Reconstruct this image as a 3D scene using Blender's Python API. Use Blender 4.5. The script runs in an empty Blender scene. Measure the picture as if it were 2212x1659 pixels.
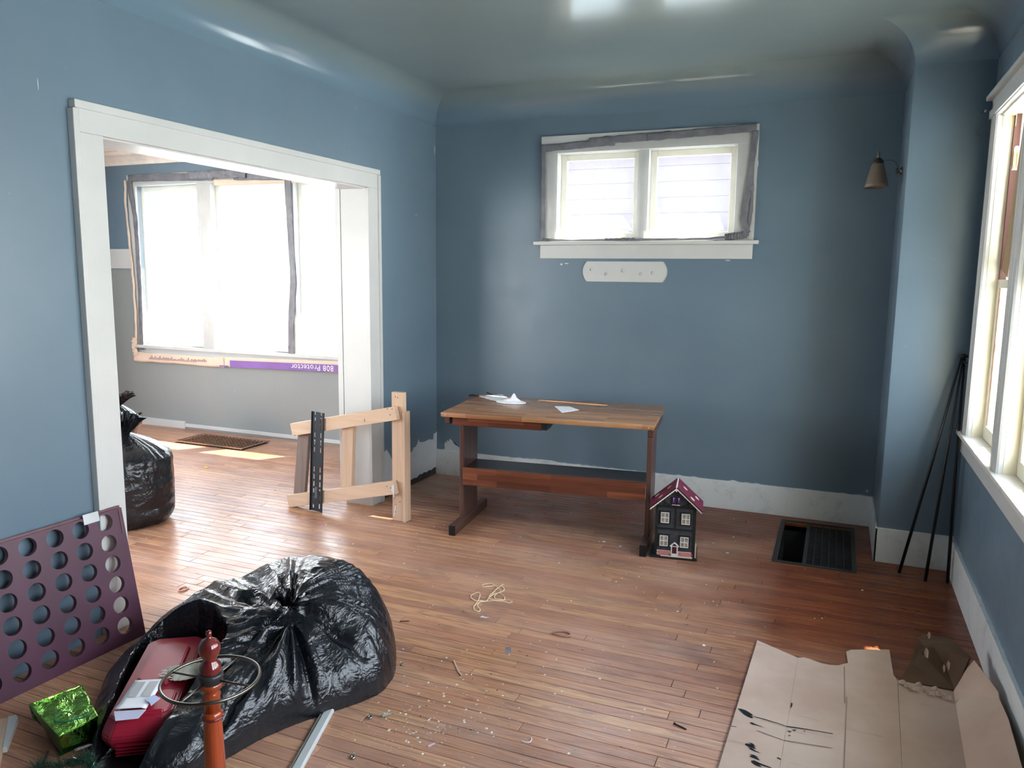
import bpy, bmesh, math, random
import numpy as np
from mathutils import Vector, Matrix, noise
C = bpy.context.scene
COL = C.collection
PI = math.pi

# ------------------------------------------------------------------ camera
cam = bpy.data.cameras.new('camera'); camo = bpy.data.objects.new('camera', cam); COL.objects.link(camo)
PITCH, YAW, ROLL = -0.1413, 0.3969, 0.0109
fw = Vector((-math.sin(YAW)*math.cos(PITCH), math.cos(YAW)*math.cos(PITCH), math.sin(PITCH)))
rt = Vector((math.cos(YAW), math.sin(YAW), 0)); up = rt.cross(fw)
r2 = rt*math.cos(ROLL)+up*math.sin(ROLL); u2 = up*math.cos(ROLL)-rt*math.sin(ROLL)
M = Matrix((r2, u2, -fw)).transposed().to_4x4(); M.translation = Vector((2.871, -5.3126, 1.58))
camo.matrix_world = M
cam.sensor_width = 36; cam.lens = 36*1667.2/2212; cam.clip_start = .05
C.camera = camo

# ------------------------------------------------------------------ light
C.view_settings.view_transform = 'Standard'; C.view_settings.look = 'None'
C.view_settings.gamma = 1; C.view_settings.use_curve_mapping = False
C.view_settings.exposure = .96
w = bpy.data.worlds.new('sky'); C.world = w; w.use_nodes = True
nt = w.node_tree; nt.nodes.clear()
wo = nt.nodes.new('ShaderNodeOutputWorld'); bg = nt.nodes.new('ShaderNodeBackground')
tc = nt.nodes.new('ShaderNodeTexCoord'); sx = nt.nodes.new('ShaderNodeSeparateXYZ'); rp = nt.nodes.new('ShaderNodeValToRGB')
nt.links.new(tc.outputs['Generated'], sx.inputs[0]); nt.links.new(sx.outputs['Z'], rp.inputs[0])
rp.color_ramp.elements[0].position = 0.0; rp.color_ramp.elements[0].color = (1, .98, .94, 1)
rp.color_ramp.elements[1].position = 0.7; rp.color_ramp.elements[1].color = (.62, .78, 1.0, 1)
nt.links.new(rp.outputs[0], bg.inputs[0]); bg.inputs[1].default_value = 9.0
nt.links.new(bg.outputs[0], wo.inputs[0])

YB_ = -7.5
def portal(loc, size, rot):
    l = bpy.data.lights.new('window_portal', 'AREA'); l.shape = 'RECTANGLE'; l.size, l.size_y = size
    l.cycles.is_portal = True
    o = bpy.data.objects.new('window_portal', l); o.location = loc; o.rotation_euler = rot; COL.objects.link(o)
portal((-1.9, -4.41, 1.48), (1.6, 1.45), (PI/2, 0, 0))
portal((3.74, -2.88, 1.58), (1.52, 4.0), (0, PI/2, 0))
portal((1.6, .2, 2.14), (1.3, .65), (-PI/2, 0, 0))
portal((-2.22, .7, 1.62), (2.8, 1.65), (-PI/2, 0, 0))
portal((-4.27, -2.3, 1.55), (1.5, 2.0), (0, -PI/2, 0))

s = bpy.data.lights.new('sun', 'SUN'); s.energy = 22; s.angle = .009; s.color = (1, .86, .66)
so = bpy.data.objects.new('sun', s); COL.objects.link(so)
so.rotation_euler = Vector((-.45, -.6, -1.0)).to_track_quat('-Z', 'Y').to_euler()

C.cycles.use_denoising = True
C.cycles.max_bounces = 8; C.cycles.diffuse_bounces = 5; C.cycles.glossy_bounces = 4
C.cycles.transparent_max_bounces = 12; C.cycles.transmission_bounces = 6
C.cycles.sample_clamp_indirect = 6; C.cycles.caustics_reflective = False; C.cycles.caustics_refractive = False

# ------------------------------------------------------------------ material helpers
def srgb(r, g, b):
    f = lambda c: (c/255/12.92) if c/255 <= .04045 else ((c/255+.055)/1.055)**2.4
    return (f(r), f(g), f(b), 1)
class NT:
    def __init__(s, name):
        s.m = bpy.data.materials.new(name); s.m.use_nodes = True; s.t = s.m.node_tree
        s.b = s.t.nodes['Principled BSDF']; s.out = s.t.nodes['Material Output']
    def n(s, typ, **k):
        nd = s.t.nodes.new('ShaderNode'+typ)
        for a, b in k.items():
            if a.startswith('i_'):
                a = a[2:]; a = int(a) if a.isdigit() else a.replace('_', ' ')
                nd.inputs[a].default_value = b
            else: setattr(nd, a, b)
        return nd
    def l(s, a, b): s.t.links.new(a, b)
    def coords(s, scale=(1, 1, 1), kind='Object'):
        t = s.n('TexCoord'); m = s.n('Mapping'); m.inputs['Scale'].default_value = scale
        s.l(t.outputs[kind], m.inputs[0]); return m.outputs[0]
    def noise(s, vec, scale, detail=4, rough=.55, dist=0):
        nd = s.n('TexNoise'); nd.inputs['Scale'].default_value = scale; nd.inputs['Detail'].default_value = detail
        nd.inputs['Roughness'].default_value = rough; nd.inputs['Distortion'].default_value = dist
        if vec is not None: s.l(vec, nd.inputs['Vector'])
        return nd.outputs['Fac']
    def ramp(s, fac, stops):
        r = s.n('ValToRGB'); e = r.color_ramp.elements
        while len(e) < len(stops): e.new(.5)
        for k, (p, c) in enumerate(stops):
            e[k].position = p; e[k].color = c if len(c) == 4 else (*c, 1)
        s.l(fac, r.inputs[0]); return r.outputs[0]
    def mix(s, fac, a, b, mode='MIX'):
        m = s.n('Mix'); m.data_type = 'RGBA'; m.blend_type = mode
        for i, v in ((0, fac), (6, a), (7, b)):
            if hasattr(v, 'is_output'): s.l(v, m.inputs[i])
            else: m.inputs[i].default_value = v
        return m.outputs[2]
    def math(s, op, a, b=0.0, clamp=False):
        m = s.n('Math', operation=op); m.use_clamp = clamp
        for i, v in ((0, a), (1, b)):
            if hasattr(v, 'is_output'): s.l(v, m.inputs[i])
            else: m.inputs[i].default_value = v
        return m.outputs[0]
    def bump(s, h, strength=.3, dist=.01):
        b = s.n('Bump'); b.inputs['Strength'].default_value = strength; b.inputs['Distance'].default_value = dist
        s.l(h, b.inputs['Height']); s.l(b.outputs[0], s.b.inputs['Normal']); return b
    def col(s, c):
        if hasattr(c, 'is_output'): s.l(c, s.b.inputs['Base Color'])
        else: s.b.inputs['Base Color'].default_value = c
    def set(s, rough=.5, metal=0, spec=.5, coat=0):
        s.b.inputs['Roughness'].default_value = rough; s.b.inputs['Metallic'].default_value = metal
        s.b.inputs['Specular IOR Level'].default_value = spec; s.b.inputs['Coat Weight'].default_value = coat
        return s
BLACK, WHITE = (0, 0, 0, 1), (1, 1, 1, 1)

def simple(name, c, rough=.5, metal=0, var=.12, vs=6, bs=40, bump=.08, spec=.5, coat=0, bdist=.002):
    n = NT(name).set(rough, metal, spec, coat)
    co = n.coords(); f = n.noise(co, vs, 3)
    d = tuple(x*(1-var) for x in c[:3])+(1,); e = tuple(min(1, x*(1+var)) for x in c[:3])+(1,)
    n.col(n.ramp(f, [(.3, d), (.7, e)]))
    if bump: n.bump(n.noise(co, bs, 4), bump, bdist)
    return n.m

def wall_paint(name, c1, c2, rough, speck=True):
    n = NT(name).set(rough, 0, .5)
    co = n.coords(); f = n.noise(co, 1.3, 5)
    base = n.ramp(f, [(.3, c1), (.7, c2)])
    sc = n.noise(n.coords((1, 1, 1)), 26, 3, .6)
    m = n.ramp(sc, [(.735, BLACK), (.75, WHITE)])
    base = n.mix(n.math('MULTIPLY', m, .35), base, srgb(190, 195, 195))
    n.col(base)
    f2 = n.noise(co, 3.0, 3); f3 = n.noise(co, 140, 3)
    n.bump(n.math('ADD', f2, n.math('MULTIPLY', f3, .03)), .22, .012)
    rr = n.ramp(n.noise(co, 5, 3), [(.3, (rough-.05,)*3), (.7, (rough+.07,)*3)]); n.l(rr, n.b.inputs['Roughness'])
    return n.m
M_blue = wall_paint('blue_wall_paint', srgb(102, 122, 138), srgb(112, 132, 147), .36)
M_glare_grey = wall_paint('wall_greyed_by_glare', srgb(140, 148, 150), srgb(150, 154, 150), .5)  # blue wall with the window glare put into its colour
def ceiling_mat():
    n = NT('grey_green_ceiling_gloss').set(.2, 0, .6)
    co = n.coords()
    f = n.noise(co, 1.0, 4)
    grey = n.ramp(f, [(.3, srgb(128, 142, 144)), (.7, srgb(138, 150, 150))])
    g = n.n('NewGeometry'); sp = n.n('SeparateXYZ'); n.l(g.outputs['Position'], sp.inputs[0])
    z = n.ramp(n.math('MULTIPLY', n.math('SUBTRACT', sp.outputs['Z'], 2.76), 9.0), [(.0, BLACK), (.85, WHITE)])
    n.col(n.mix(z, srgb(112, 134, 150), grey))
    st = n.noise(n.coords((1.2, 5, 1)), 2.6, 5, .6, .6)
    n.bump(n.math('ADD', st, n.math('MULTIPLY', n.noise(co, 90, 2), .02)), .03, .004)
    rr = n.ramp(n.noise(n.coords((2, 9, 1)), 1.4, 4), [(.3, (.12,)*3), (.7, (.16,)*3)]); n.l(rr, n.b.inputs['Roughness'])
    return n.m
M_ceil = ceiling_mat()
def trimpaint(name, c, dirty=0.0, rough=.35):
    n = NT(name).set(rough)
    co = n.coords(); f = n.noise(co, 4, 4)
    base = n.ramp(f, [(.3, tuple(x*.93 for x in c[:3])+(1,)), (.7, c)])
    if dirty:
        d = n.noise(n.coords((1, 1, 1)), 9, 8, .72)
        base = n.mix(n.math('MULTIPLY', n.ramp(d, [(.52, BLACK), (.68, WHITE)]), dirty), base, srgb(120, 112, 100))
        d2 = n.noise(co, 38, 4, .7)
        base = n.mix(n.math('MULTIPLY', n.ramp(d2, [(.66, BLACK), (.7, WHITE)]), dirty), base, srgb(85, 75, 65))
    n.col(base); n.bump(n.noise(n.coords((1, 1, 1)), 60, 3), .08, .002)
    return n.m
M_white = trimpaint('white_trim_paint', srgb(208, 209, 207))
M_base = trimpaint('scuffed_white_baseboard_paint', srgb(228, 230, 230), .28)
M_sill = trimpaint('dirty_white_sill_paint', srgb(226, 222, 216), .4)
M_cream = trimpaint('cream_trim_paint', srgb(232, 226, 206))
M_far_ceil = simple('white_ceiling_paint', srgb(238, 226, 214), .7)

def board_mat():
    n = NT('worn_oak_floor').set(.3, 0, .5)
    at = n.n('Attribute', attribute_name='rnd'); sp = n.n('SeparateXYZ'); n.l(at.outputs['Vector'], sp.inputs[0])
    r1, r2_, r3 = sp.outputs[0], sp.outputs[1], sp.outputs[2]
    t = n.n('TexCoord'); off = n.n('CombineXYZ')
    n.l(n.math('MULTIPLY', r2_, 37.0), off.inputs[0]); n.l(n.math('MULTIPLY', r3, 11.0), off.inputs[1]); n.l(n.math('MULTIPLY', r1, 5.0), off.inputs[2])
    add = n.n('VectorMath', operation='ADD'); n.l(t.outputs['Object'], add.inputs[0]); n.l(off.outputs[0], add.inputs[1])
    mp = n.n('Mapping'); mp.inputs['Scale'].default_value = (1.1, 15, 1); n.l(add.outputs[0], mp.inputs[0])
    a = n.noise(mp.outputs[0], 1.0, 2, .5, .3)
    rings = n.math('SINE', n.math('MULTIPLY', a, 55.0))
    rings = n.math('MULTIPLY', n.math('ADD', rings, 1.0), .5)
    mp2 = n.n('Mapping'); mp2.inputs['Scale'].default_value = (6, 260, 1); n.l(add.outputs[0], mp2.inputs[0])
    fine = n.noise(mp2.outputs[0], 1.0, 3, .6)
    base = n.ramp(r1, [(0, srgb(166, 104, 68)), (.3, srgb(190, 126, 84)), (.6, srgb(206, 144, 98)), (.85, srgb(216, 160, 108)), (1, srgb(176, 112, 76))])
    grain = n.math('MULTIPLY', n.ramp(rings, [(.0, WHITE), (.42, BLACK)]), .55)
    c = n.mix(grain, base, srgb(112, 68, 46))
    c = n.mix(n.math('MULTIPLY', n.ramp(fine, [(.35, WHITE), (.6, BLACK)]), .6), c, srgb(112, 72, 54))
    # wear over many boards: dark water stains, grey worn areas, pale dust scuffs
    w1 = n.noise(n.coords((1.2, 3.2, 1)), 1.5, 6, .68)
    c = n.mix(n.math('MULTIPLY', n.ramp(w1, [(.55, BLACK), (.66, WHITE)]), .6), c, srgb(74, 52, 42))
    w2 = n.noise(n.coords((1, 1.6, 1)), 1.1, 7, .7, .5)
    c = n.mix(n.math('MULTIPLY', n.ramp(w2, [(.5, BLACK), (.68, WHITE)]), .4), c, srgb(168, 142, 130))
    w3 = n.noise(n.coords((1, 1.3, 1)), 6.5, 8, .8)
    c = n.mix(n.math('MULTIPLY', n.ramp(w3, [(.66, BLACK), (.76, WHITE)]), .5), c, srgb(200, 186, 176))
    # browner and darker along the back and right of the room; the middle is paler
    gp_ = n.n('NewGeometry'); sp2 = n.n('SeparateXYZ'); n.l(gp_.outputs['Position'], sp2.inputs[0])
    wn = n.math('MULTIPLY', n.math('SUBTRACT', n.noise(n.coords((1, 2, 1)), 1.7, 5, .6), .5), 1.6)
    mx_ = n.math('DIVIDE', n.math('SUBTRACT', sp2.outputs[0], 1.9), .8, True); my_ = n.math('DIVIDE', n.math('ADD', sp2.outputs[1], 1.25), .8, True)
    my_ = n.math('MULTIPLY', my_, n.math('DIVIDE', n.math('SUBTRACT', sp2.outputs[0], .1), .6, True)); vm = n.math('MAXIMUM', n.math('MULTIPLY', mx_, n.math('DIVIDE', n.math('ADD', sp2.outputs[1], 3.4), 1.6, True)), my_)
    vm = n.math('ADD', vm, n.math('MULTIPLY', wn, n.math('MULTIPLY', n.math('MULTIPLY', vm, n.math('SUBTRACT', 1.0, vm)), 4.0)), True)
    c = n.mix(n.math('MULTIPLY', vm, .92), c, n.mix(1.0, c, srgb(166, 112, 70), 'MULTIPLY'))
    pale = n.math('MULTIPLY', n.math('SUBTRACT', 1.0, vm), n.math('MULTIPLY', n.ramp(n.noise(n.coords((1, 1.6, 1)), .9, 5, .6), [(.3, BLACK), (.7, WHITE)]), .5))
    c = n.mix(pale, c, srgb(228, 186, 166))
    sk = n.noise(n.coords((1, 2.5, 1)), 17, 3, .6)
    c = n.mix(n.math('MULTIPLY', n.ramp(sk, [(.70, BLACK), (.73, WHITE)]), .7), c, srgb(40, 28, 24))
    n.col(c)
    rg = n.ramp(n.noise(n.coords((1, 2, 1)), 3.5, 5, .7), [(.3, (.26,)*3), (.7, (.46,)*3)]); n.l(rg, n.b.inputs['Roughness'])
    h = n.math('ADD', n.math('MULTIPLY', fine, .5), n.math('MULTIPLY', rings, .25))
    n.bump(h, .22, .0012)
    return n.m
M_board = board_mat()

def wood(name, dark, light, axis=0, rough=.4, sc=1.0, coat=0, contrast=.5):
    n = NT(name).set(rough, 0, .5, coat)
    s = [30, 30, 30]; s[axis] = 1.8
    a = n.noise(n.coords(tuple(v*sc for v in s)), 1.0, 3, .5, .4)
    s2 = [160, 160, 160]; s2[axis] = 5
    b = n.noise(n.coords(tuple(v*sc for v in s2)), 1.0, 3, .6)
    f = n.math('ADD', n.math('MULTIPLY', a, .65), n.math('MULTIPLY', b, .35))
    n.col(n.ramp(f, [(.5-contrast*.3, dark), (.5+contrast*.3, light)]))
    n.bump(b, .12, .001)
    return n.m
def butcher(name, axis, c):
    """edge-glued staves: each stave takes its own tone along the given axis"""
    n = NT(name).set(.24, 0, .5)
    t = n.coords()
    br = n.n('TexBrick'); br.offset = .37; br.squash = 1
    br.inputs['Scale'].default_value = 1; br.inputs['Brick Width'].default_value = .34; br.inputs['Row Height'].default_value = .045 if axis == 'xy' else .04
    br.inputs['Mortar Size'].default_value = .0004; br.inputs['Color1'].default_value = BLACK; br.inputs['Color2'].default_value = WHITE; br.inputs['Bias'].default_value = 0
    if axis == 'xz':
        sp = n.n('SeparateXYZ'); cb = n.n('CombineXYZ'); n.l(t, sp.inputs[0]); n.l(sp.outputs[0], cb.inputs[0]); n.l(sp.outputs[2], cb.inputs[1]); t2 = cb.outputs[0]
    else: t2 = t
    n.l(t2, br.inputs['Vector'])
    g = n.noise(n.coords((2.5, 40, 40)), 1, 4, .6)
    base = n.ramp(br.outputs['Color'], [(0, c[0]), (.5, c[1]), (1, c[2])])
    base = n.mix(n.math('MULTIPLY', n.ramp(g, [(.35, WHITE), (.62, BLACK)]), .5), base, tuple(x*.5 for x in c[0][:3])+(1,))
    n.col(base); n.bump(g, .08, .001)
    return n.m
M_desk = butcher('walnut_butcher_block', 'xy', (srgb(150, 104, 72), srgb(168, 120, 82), srgb(186, 138, 96)))
M_deskf = butcher('walnut_butcher_block_front', 'xz', (srgb(88, 48, 36), srgb(112, 64, 46), srgb(138, 82, 56)))
M_deskd = wood('dark_walnut_stain', srgb(62, 42, 38), srgb(100, 70, 60), 2, .35)
M_deskx = wood('dark_walnut_stain_rail', srgb(62, 42, 36), srgb(98, 68, 56), 1, .35)
M_shelf = wood('dark_walnut_shelf', srgb(34, 24, 22), srgb(54, 38, 32), 0, .3)
M_pine = wood('pale_pine_lumber', srgb(192, 160, 134), srgb(222, 192, 164), 0, .6, contrast=.8)
M_pinev = wood('pale_pine_lumber_upright', srgb(184, 152, 128), srgb(216, 186, 158), 2, .6, contrast=.8)
M_grey_ply = wood('grey_weathered_plank', srgb(112, 96, 90), srgb(138, 120, 110), 2, .7, contrast=.8)
M_ply = wood('plywood_board', srgb(140, 112, 74), srgb(176, 148, 104), 2, .7, contrast=.8)
M_yply = wood('yellow_pine_board', srgb(214, 160, 92), srgb(238, 190, 120), 2, .6, contrast=.8)
M_redwood = wood('dark_red_brown_stain', srgb(64, 34, 28), srgb(108, 62, 50), 2, .5)
M_mahog = wood('cherry_turned_wood', srgb(128, 46, 22), srgb(176, 78, 38), 2, .22, coat=.5)
M_mahogd = wood('dark_cherry_turned_wood', srgb(82, 26, 26), srgb(120, 44, 40), 2, .18, coat=.6)
M_purple = simple('purple_brown_stained_board', srgb(78, 42, 62), .42, var=.22, vs=3, bump=.1)
M_purple2 = simple('red_brown_stained_edge', srgb(104, 58, 66), .45)
M_black = simple('black_painted_metal', srgb(14, 16, 20), .45)
M_bracket = simple('black_powder_coated_steel', srgb(32, 40, 46), .5)
M_iron = simple('old_dark_iron', srgb(58, 58, 58), .6, .4, bump=.3)
M_brownmetal = simple('brown_floor_register_paint', srgb(150, 112, 88), .35, .3)
M_chrome = simple('brushed_steel', srgb(170, 168, 160), .25, 1, var=.05)
M_pewter = simple('pewter_tube', srgb(120, 116, 108), .28, 1, var=.1)
M_darkcollar = simple('dark_grey_collar', srgb(58, 60, 64), .4, .5)
M_brass = simple('cream_painted_hardware', srgb(222, 208, 168), .4)
M_shade = simple('brown_glass_shade', srgb(128, 112, 98), .35, var=.2)
M_nickel = simple('aged_nickel', srgb(120, 116, 108), .35, .9)
M_paper = simple('white_paper', srgb(236, 236, 240), .6, var=.03)
M_paperb = simple('bluish_envelope_lining', srgb(188, 200, 232), .6, var=.05)
M_envwin = simple('grey_envelope_window', srgb(178, 178, 180), .2, var=.06)
M_lilac = simple('pale_lilac_paper', srgb(214, 214, 234), .6, var=.05)
M_glove = simple('cream_cotton_rag', srgb(220, 212, 196), .9, var=.08, bs=220, bump=.4)
M_string = simple('beige_cotton_string', srgb(236, 212, 176), .9)
M_rubber = simple('pink_brown_rubber', srgb(176, 136, 122), .6)
M_redcase = simple('red_moulded_plastic', srgb(158, 30, 52), .38, var=.1, vs=8, bs=300, bump=.12, bdist=.001)
M_dark = simple('dark_void', srgb(8, 8, 9), .9, bump=0)
M_tape = None
def tape_mat():
    n = NT('grey_duct_tape').set(.38, 0, .5)
    n.col(n.ramp(n.noise(n.coords(), 9, 3), [(.3, srgb(104, 104, 112)), (.7, srgb(132, 132, 138))]))
    n.bump(n.noise(n.coords((1, 1, 1)), 22, 4, .6, 1.0), .6, .01); return n.m
M_tape = tape_mat()
M_scrap = simple('clear_tape_scrap', srgb(200, 204, 206), .15)
M_plaster = trimpaint('bare_white_plaster', srgb(214, 218, 222), .12, .7)
M_mortar = simple('broken_plaster_gap', srgb(70, 68, 64), .9, var=.5, vs=40, bump=.6, bdist=.01)
def plastic_bag_mat(name, c=(.006, .007, .010, 1), rough=.24, sc=1.0):
    n = NT(name).set(rough, 0, .55)
    n.col(c)
    co = n.coords()
    a = n.noise(co, 7*sc, 3, .5, 2.2); b = n.noise(co, 26*sc, 3, .5, 1.4)
    r1 = n.math('ABSOLUTE', n.math('SUBTRACT', a, .5)); r2_ = n.math('ABSOLUTE', n.math('SUBTRACT', b, .5))
    h = n.math('ADD', n.math('MULTIPLY', r1, 1.5), n.math('MULTIPLY', r2_, .5))
    n.bump(h, .5, .014)
    return n.m
M_bag = plastic_bag_mat('black_bin_liner')
def glass_mat(name, tint=(1, 1, 1, 1), gl=.08):
    n = NT(name); tr = n.n('BsdfTransparent'); tr.inputs[0].default_value = tint
    g = n.n('BsdfGlossy'); g.inputs['Roughness'].default_value = .03
    f = n.n('Fresnel'); f.inputs[0].default_value = 1.45; mx = n.n('MixShader')
    n.l(f.outputs[0], mx.inputs[0]); n.l(tr.outputs[0], mx.inputs[1]); n.l(g.outputs[0], mx.inputs[2]); n.l(mx.outputs[0], n.out.inputs[0])
    return n.m
M_glass = glass_mat('window_glass', (.95, .97, .97, 1))
def film_mat(name, milk=.3):
    n = NT(name); tr = n.n('BsdfTransparent'); tl = n.n('BsdfTranslucent'); df = n.n('BsdfDiffuse'); gl = n.n('BsdfGlossy')
    tr.inputs[0].default_value = (.97, .97, .97, 1); tl.inputs[0].default_value = (.95, .95, .93, 1); df.inputs[0].default_value = (.9, .9, .88, 1)
    gl.inputs['Roughness'].default_value = .18
    co = n.coords(); f = n.noise(co, 2.6, 6, .7, 2.0)
    b = n.n('Bump'); b.inputs['Strength'].default_value = .5; b.inputs['Distance'].default_value = .02
    n.l(n.noise(n.coords((3, 1, .7)), 5, 5, .6, 1.5), b.inputs['Height'])
    for s_ in (df, gl, tl): n.l(b.outputs[0], s_.inputs['Normal'])
    m1 = n.n('MixShader'); m1.inputs[0].default_value = .35; n.l(tl.outputs[0], m1.inputs[1]); n.l(df.outputs[0], m1.inputs[2])
    fac = n.ramp(f, [(.3, (milk*.75,)*3), (.7, (milk*1.25,)*3)])
    m2 = n.n('MixShader'); n.l(fac, m2.inputs[0]); n.l(tr.outputs[0], m2.inputs[1]); n.l(m1.outputs[0], m2.inputs[2])
    m3 = n.n('MixShader'); m3.inputs[0].default_value = .05; n.l(m2.outputs[0], m3.inputs[1]); n.l(gl.outputs[0], m3.inputs[2])
    n.l(m3.outputs[0], n.out.inputs[0]); return n.m
M_film = film_mat('clear_window_film', .13)
def card_mat(name, c1, c2):
    n = NT(name).set(.85, 0, .2)
    co = n.coords(); base = n.ramp(n.noise(co, 2.2, 6, .6), [(.35, c1), (.65, c2)])
    cr = n.noise(n.coords((1, 14, 1)), 1.2, 4, .7)
    base = n.mix(n.math('MULTIPLY', n.ramp(cr, [(.62, BLACK), (.66, WHITE)]), .25), base, srgb(120, 98, 84))
    n.col(base); n.bump(n.noise(n.coords((160, 4, 4)), 1, 2), .1, .001); return n.m
M_card = card_mat('brown_cardboard', srgb(186, 156, 138), srgb(202, 176, 158))
M_cardd = card_mat('darker_torn_cardboard', srgb(96, 74, 60), srgb(118, 92, 74))
M_ink = simple('black_paint_drip', srgb(14, 18, 24), .3)

# ------------------------------------------------------------------ mesh helpers
class MB:
    def __init__(s): s.b = bmesh.new()
    def quad(s, *p):
        v = [s.b.verts.new(q) for q in p]; s.b.faces.new(v); return s
    def box(s, lo, hi, bev=0.0, mat=None):
        (x0, y0, z0), (x1, y1, z1) = lo, hi
        v = [Vector(q) for q in ((x0, y0, z0), (x1, y0, z0), (x1, y1, z0), (x0, y1, z0), (x0, y0, z1), (x1, y0, z1), (x1, y1, z1), (x0, y1, z1))]
        if mat is not None: v = [mat @ q for q in v]
        v = [s.b.verts.new(q) for q in v]
        fs = [s.b.faces.new([v[i] for i in f]) for f in ((3, 2, 1, 0), (4, 5, 6, 7), (0, 1, 5, 4), (1, 2, 6, 5), (2, 3, 7, 6), (3, 0, 4, 7))]
        if bev > 0:
            es = list({e for f in fs for e in f.edges})
            bmesh.ops.bevel(s.b, geom=es, offset=bev, segments=2, affect='EDGES', profile=.6)
        return s
    def bar(s, p, q, wid, thick, bev=0, ref=(0, 0, 1)):
        """box beam from p to q; wid across, thick along ref-ish normal"""
        p, q = Vector(p), Vector(q); d = (q-p); L = d.length; d.normalize()
        r = Vector(ref); a = d.cross(r).normalized(); b = a.cross(d).normalized()
        m = Matrix((d, a, b)).transposed().to_4x4(); m.translation = p
        return s.box((0, -wid/2, -thick/2), (L, wid/2, thick/2), bev, m)
    def tube(s, pts, r, seg=10, closed=False, caps=True):
        pts = [Vector(p) for p in pts]; n = len(pts); rings = []
        R = r if hasattr(r, '__len__') else [r]*n
        prev = None
        for i, p in enumerate(pts):
            if closed: t = pts[(i+1) % n]-pts[i-1]
            else: t = pts[min(i+1, n-1)]-pts[max(i-1, 0)]
            t.normalize()
            if prev is None:
                a = t.orthogonal().normalized()
            else:
                a = (prev-t*prev.dot(t)).normalized()
            prev = a; b = t.cross(a)
            rings.append([s.b.verts.new(p+(a*math.cos(k*2*PI/seg)+b*math.sin(k*2*PI/seg))*R[i]) for k in range(seg)])
        m = n if closed else n-1
        for i in range(m):
            A, B = rings[i], rings[(i+1) % n]
            for k in range(seg): s.b.faces.new((A[k], A[(k+1) % seg], B[(k+1) % seg], B[k]))
        if caps and not closed:
            s.b.faces.new(rings[0][::-1]); s.b.faces.new(rings[-1])
        return s
    def lathe(s, prof, seg=32, o=(0, 0, 0), cap=True, rot=None):
        o = Vector(o); rings = []
        for r, z in prof:
            rings.append([s.b.verts.new(o+((rot or Matrix.Identity(3)) @ Vector((r*math.cos(k*2*PI/seg), r*math.sin(k*2*PI/seg), z)))) for k in range(seg)])
        for A, B in zip(rings, rings[1:]):
            for k in range(seg): s.b.faces.new((A[k], A[(k+1) % seg], B[(k+1) % seg], B[k]))
        if cap:
            s.b.faces.new(rings[0][::-1]); s.b.faces.new(rings[-1])
        return s
    def prism(s, poly, a, b, f=lambda u, v, w: (u, v, w)):
        """extrude a 2D outline from level a to level b; f maps (u,v,level)->xyz"""
        A = [s.b.verts.new(f(u, v, a)) for u, v in poly]; B = [s.b.verts.new(f(u, v, b)) for u, v in poly]
        n = len(poly)
        for i in range(n): s.b.faces.new((A[i], A[(i+1) % n], B[(i+1) % n], B[i]))
        s.b.faces.new(A[::-1]); s.b.faces.new(B)
        return s
    def grid(s, nu, nv, f):
        V = [[s.b.verts.new(f(i/nu, j/nv)) for j in range(nv+1)] for i in range(nu+1)]
        for i in range(nu):
            for j in range(nv): s.b.faces.new((V[i][j], V[i+1][j], V[i+1][j+1], V[i][j+1]))
        return s
    def build(s, name, mat, parent=None, smooth=False, angle=None, recalc=True, loc=None):
        if recalc: bmesh.ops.recalc_face_normals(s.b, faces=s.b.faces)
        me = bpy.data.meshes.new(name); s.b.to_mesh(me); s.b.free()
        me.materials.append(mat)
        if smooth or angle:
            me.polygons.foreach_set('use_smooth', [True]*len(me.polygons))
            if angle: me.set_sharp_from_angle(angle=math.radians(angle))
        o = bpy.data.objects.new(name, me); COL.objects.link(o)
        if parent: o.parent = parent
        if loc: o.location = loc
        return o
def thing(name, label, cat, loc=(0, 0, 0), rz=0, group=None, rot=None):
    o = bpy.data.objects.new(name, None); COL.objects.link(o); o.empty_display_size = .1
    o.location = loc; o.rotation_euler = rot if rot else (0, 0, rz); o['label'] = label; o['category'] = cat
    if group: o['group'] = group
    return o
def tag(o, label, cat, group=None, kind=None):
    o['label'] = label; o['category'] = cat
    if group: o['group'] = group
    if kind: o['kind'] = kind
    return o
def struct(o): o['kind'] = 'structure'; return o
def solid(o, t, off=-1):
    m = o.modifiers.new('solid', 'SOLIDIFY'); m.thickness = t; m.offset = off; return o

# ================================================================== STRUCTURE
XR, XP, YP, ZC0, CR, ZT = 3.53, 3.158, -.659, 2.67, .20, 2.87
YB = -7.5
HX0, HX1 = 2.645, 3.035     # duct hole in the floor
def rect_ring(mb, x0, x1, y0, y1, hx0, hx1, hy0, hy1, z0, z1):
    mb.box((x0, y0, z0), (hx0, y1, z1)); mb.box((hx1, y0, z0), (x1, y1, z1))
    mb.box((hx0, y0, z0), (hx1, hy0, z1)); mb.box((hx0, hy1, z0), (hx1, y1, z1))
PW = .057; Y0 = .48
rows_hole = [k for k in range(80) if Y0-(k+1)*PW > -.905 and Y0-k*PW < -.105]
HY1 = Y0-rows_hole[0]*PW; HY0 = Y0-(rows_hole[-1]+1)*PW
mb = MB(); rect_ring(mb, -4.2, 3.7, YB, .6, HX0, HX1, HY0, HY1, -.05, -.019)
floor = struct(mb.build('floor', M_dark))
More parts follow.
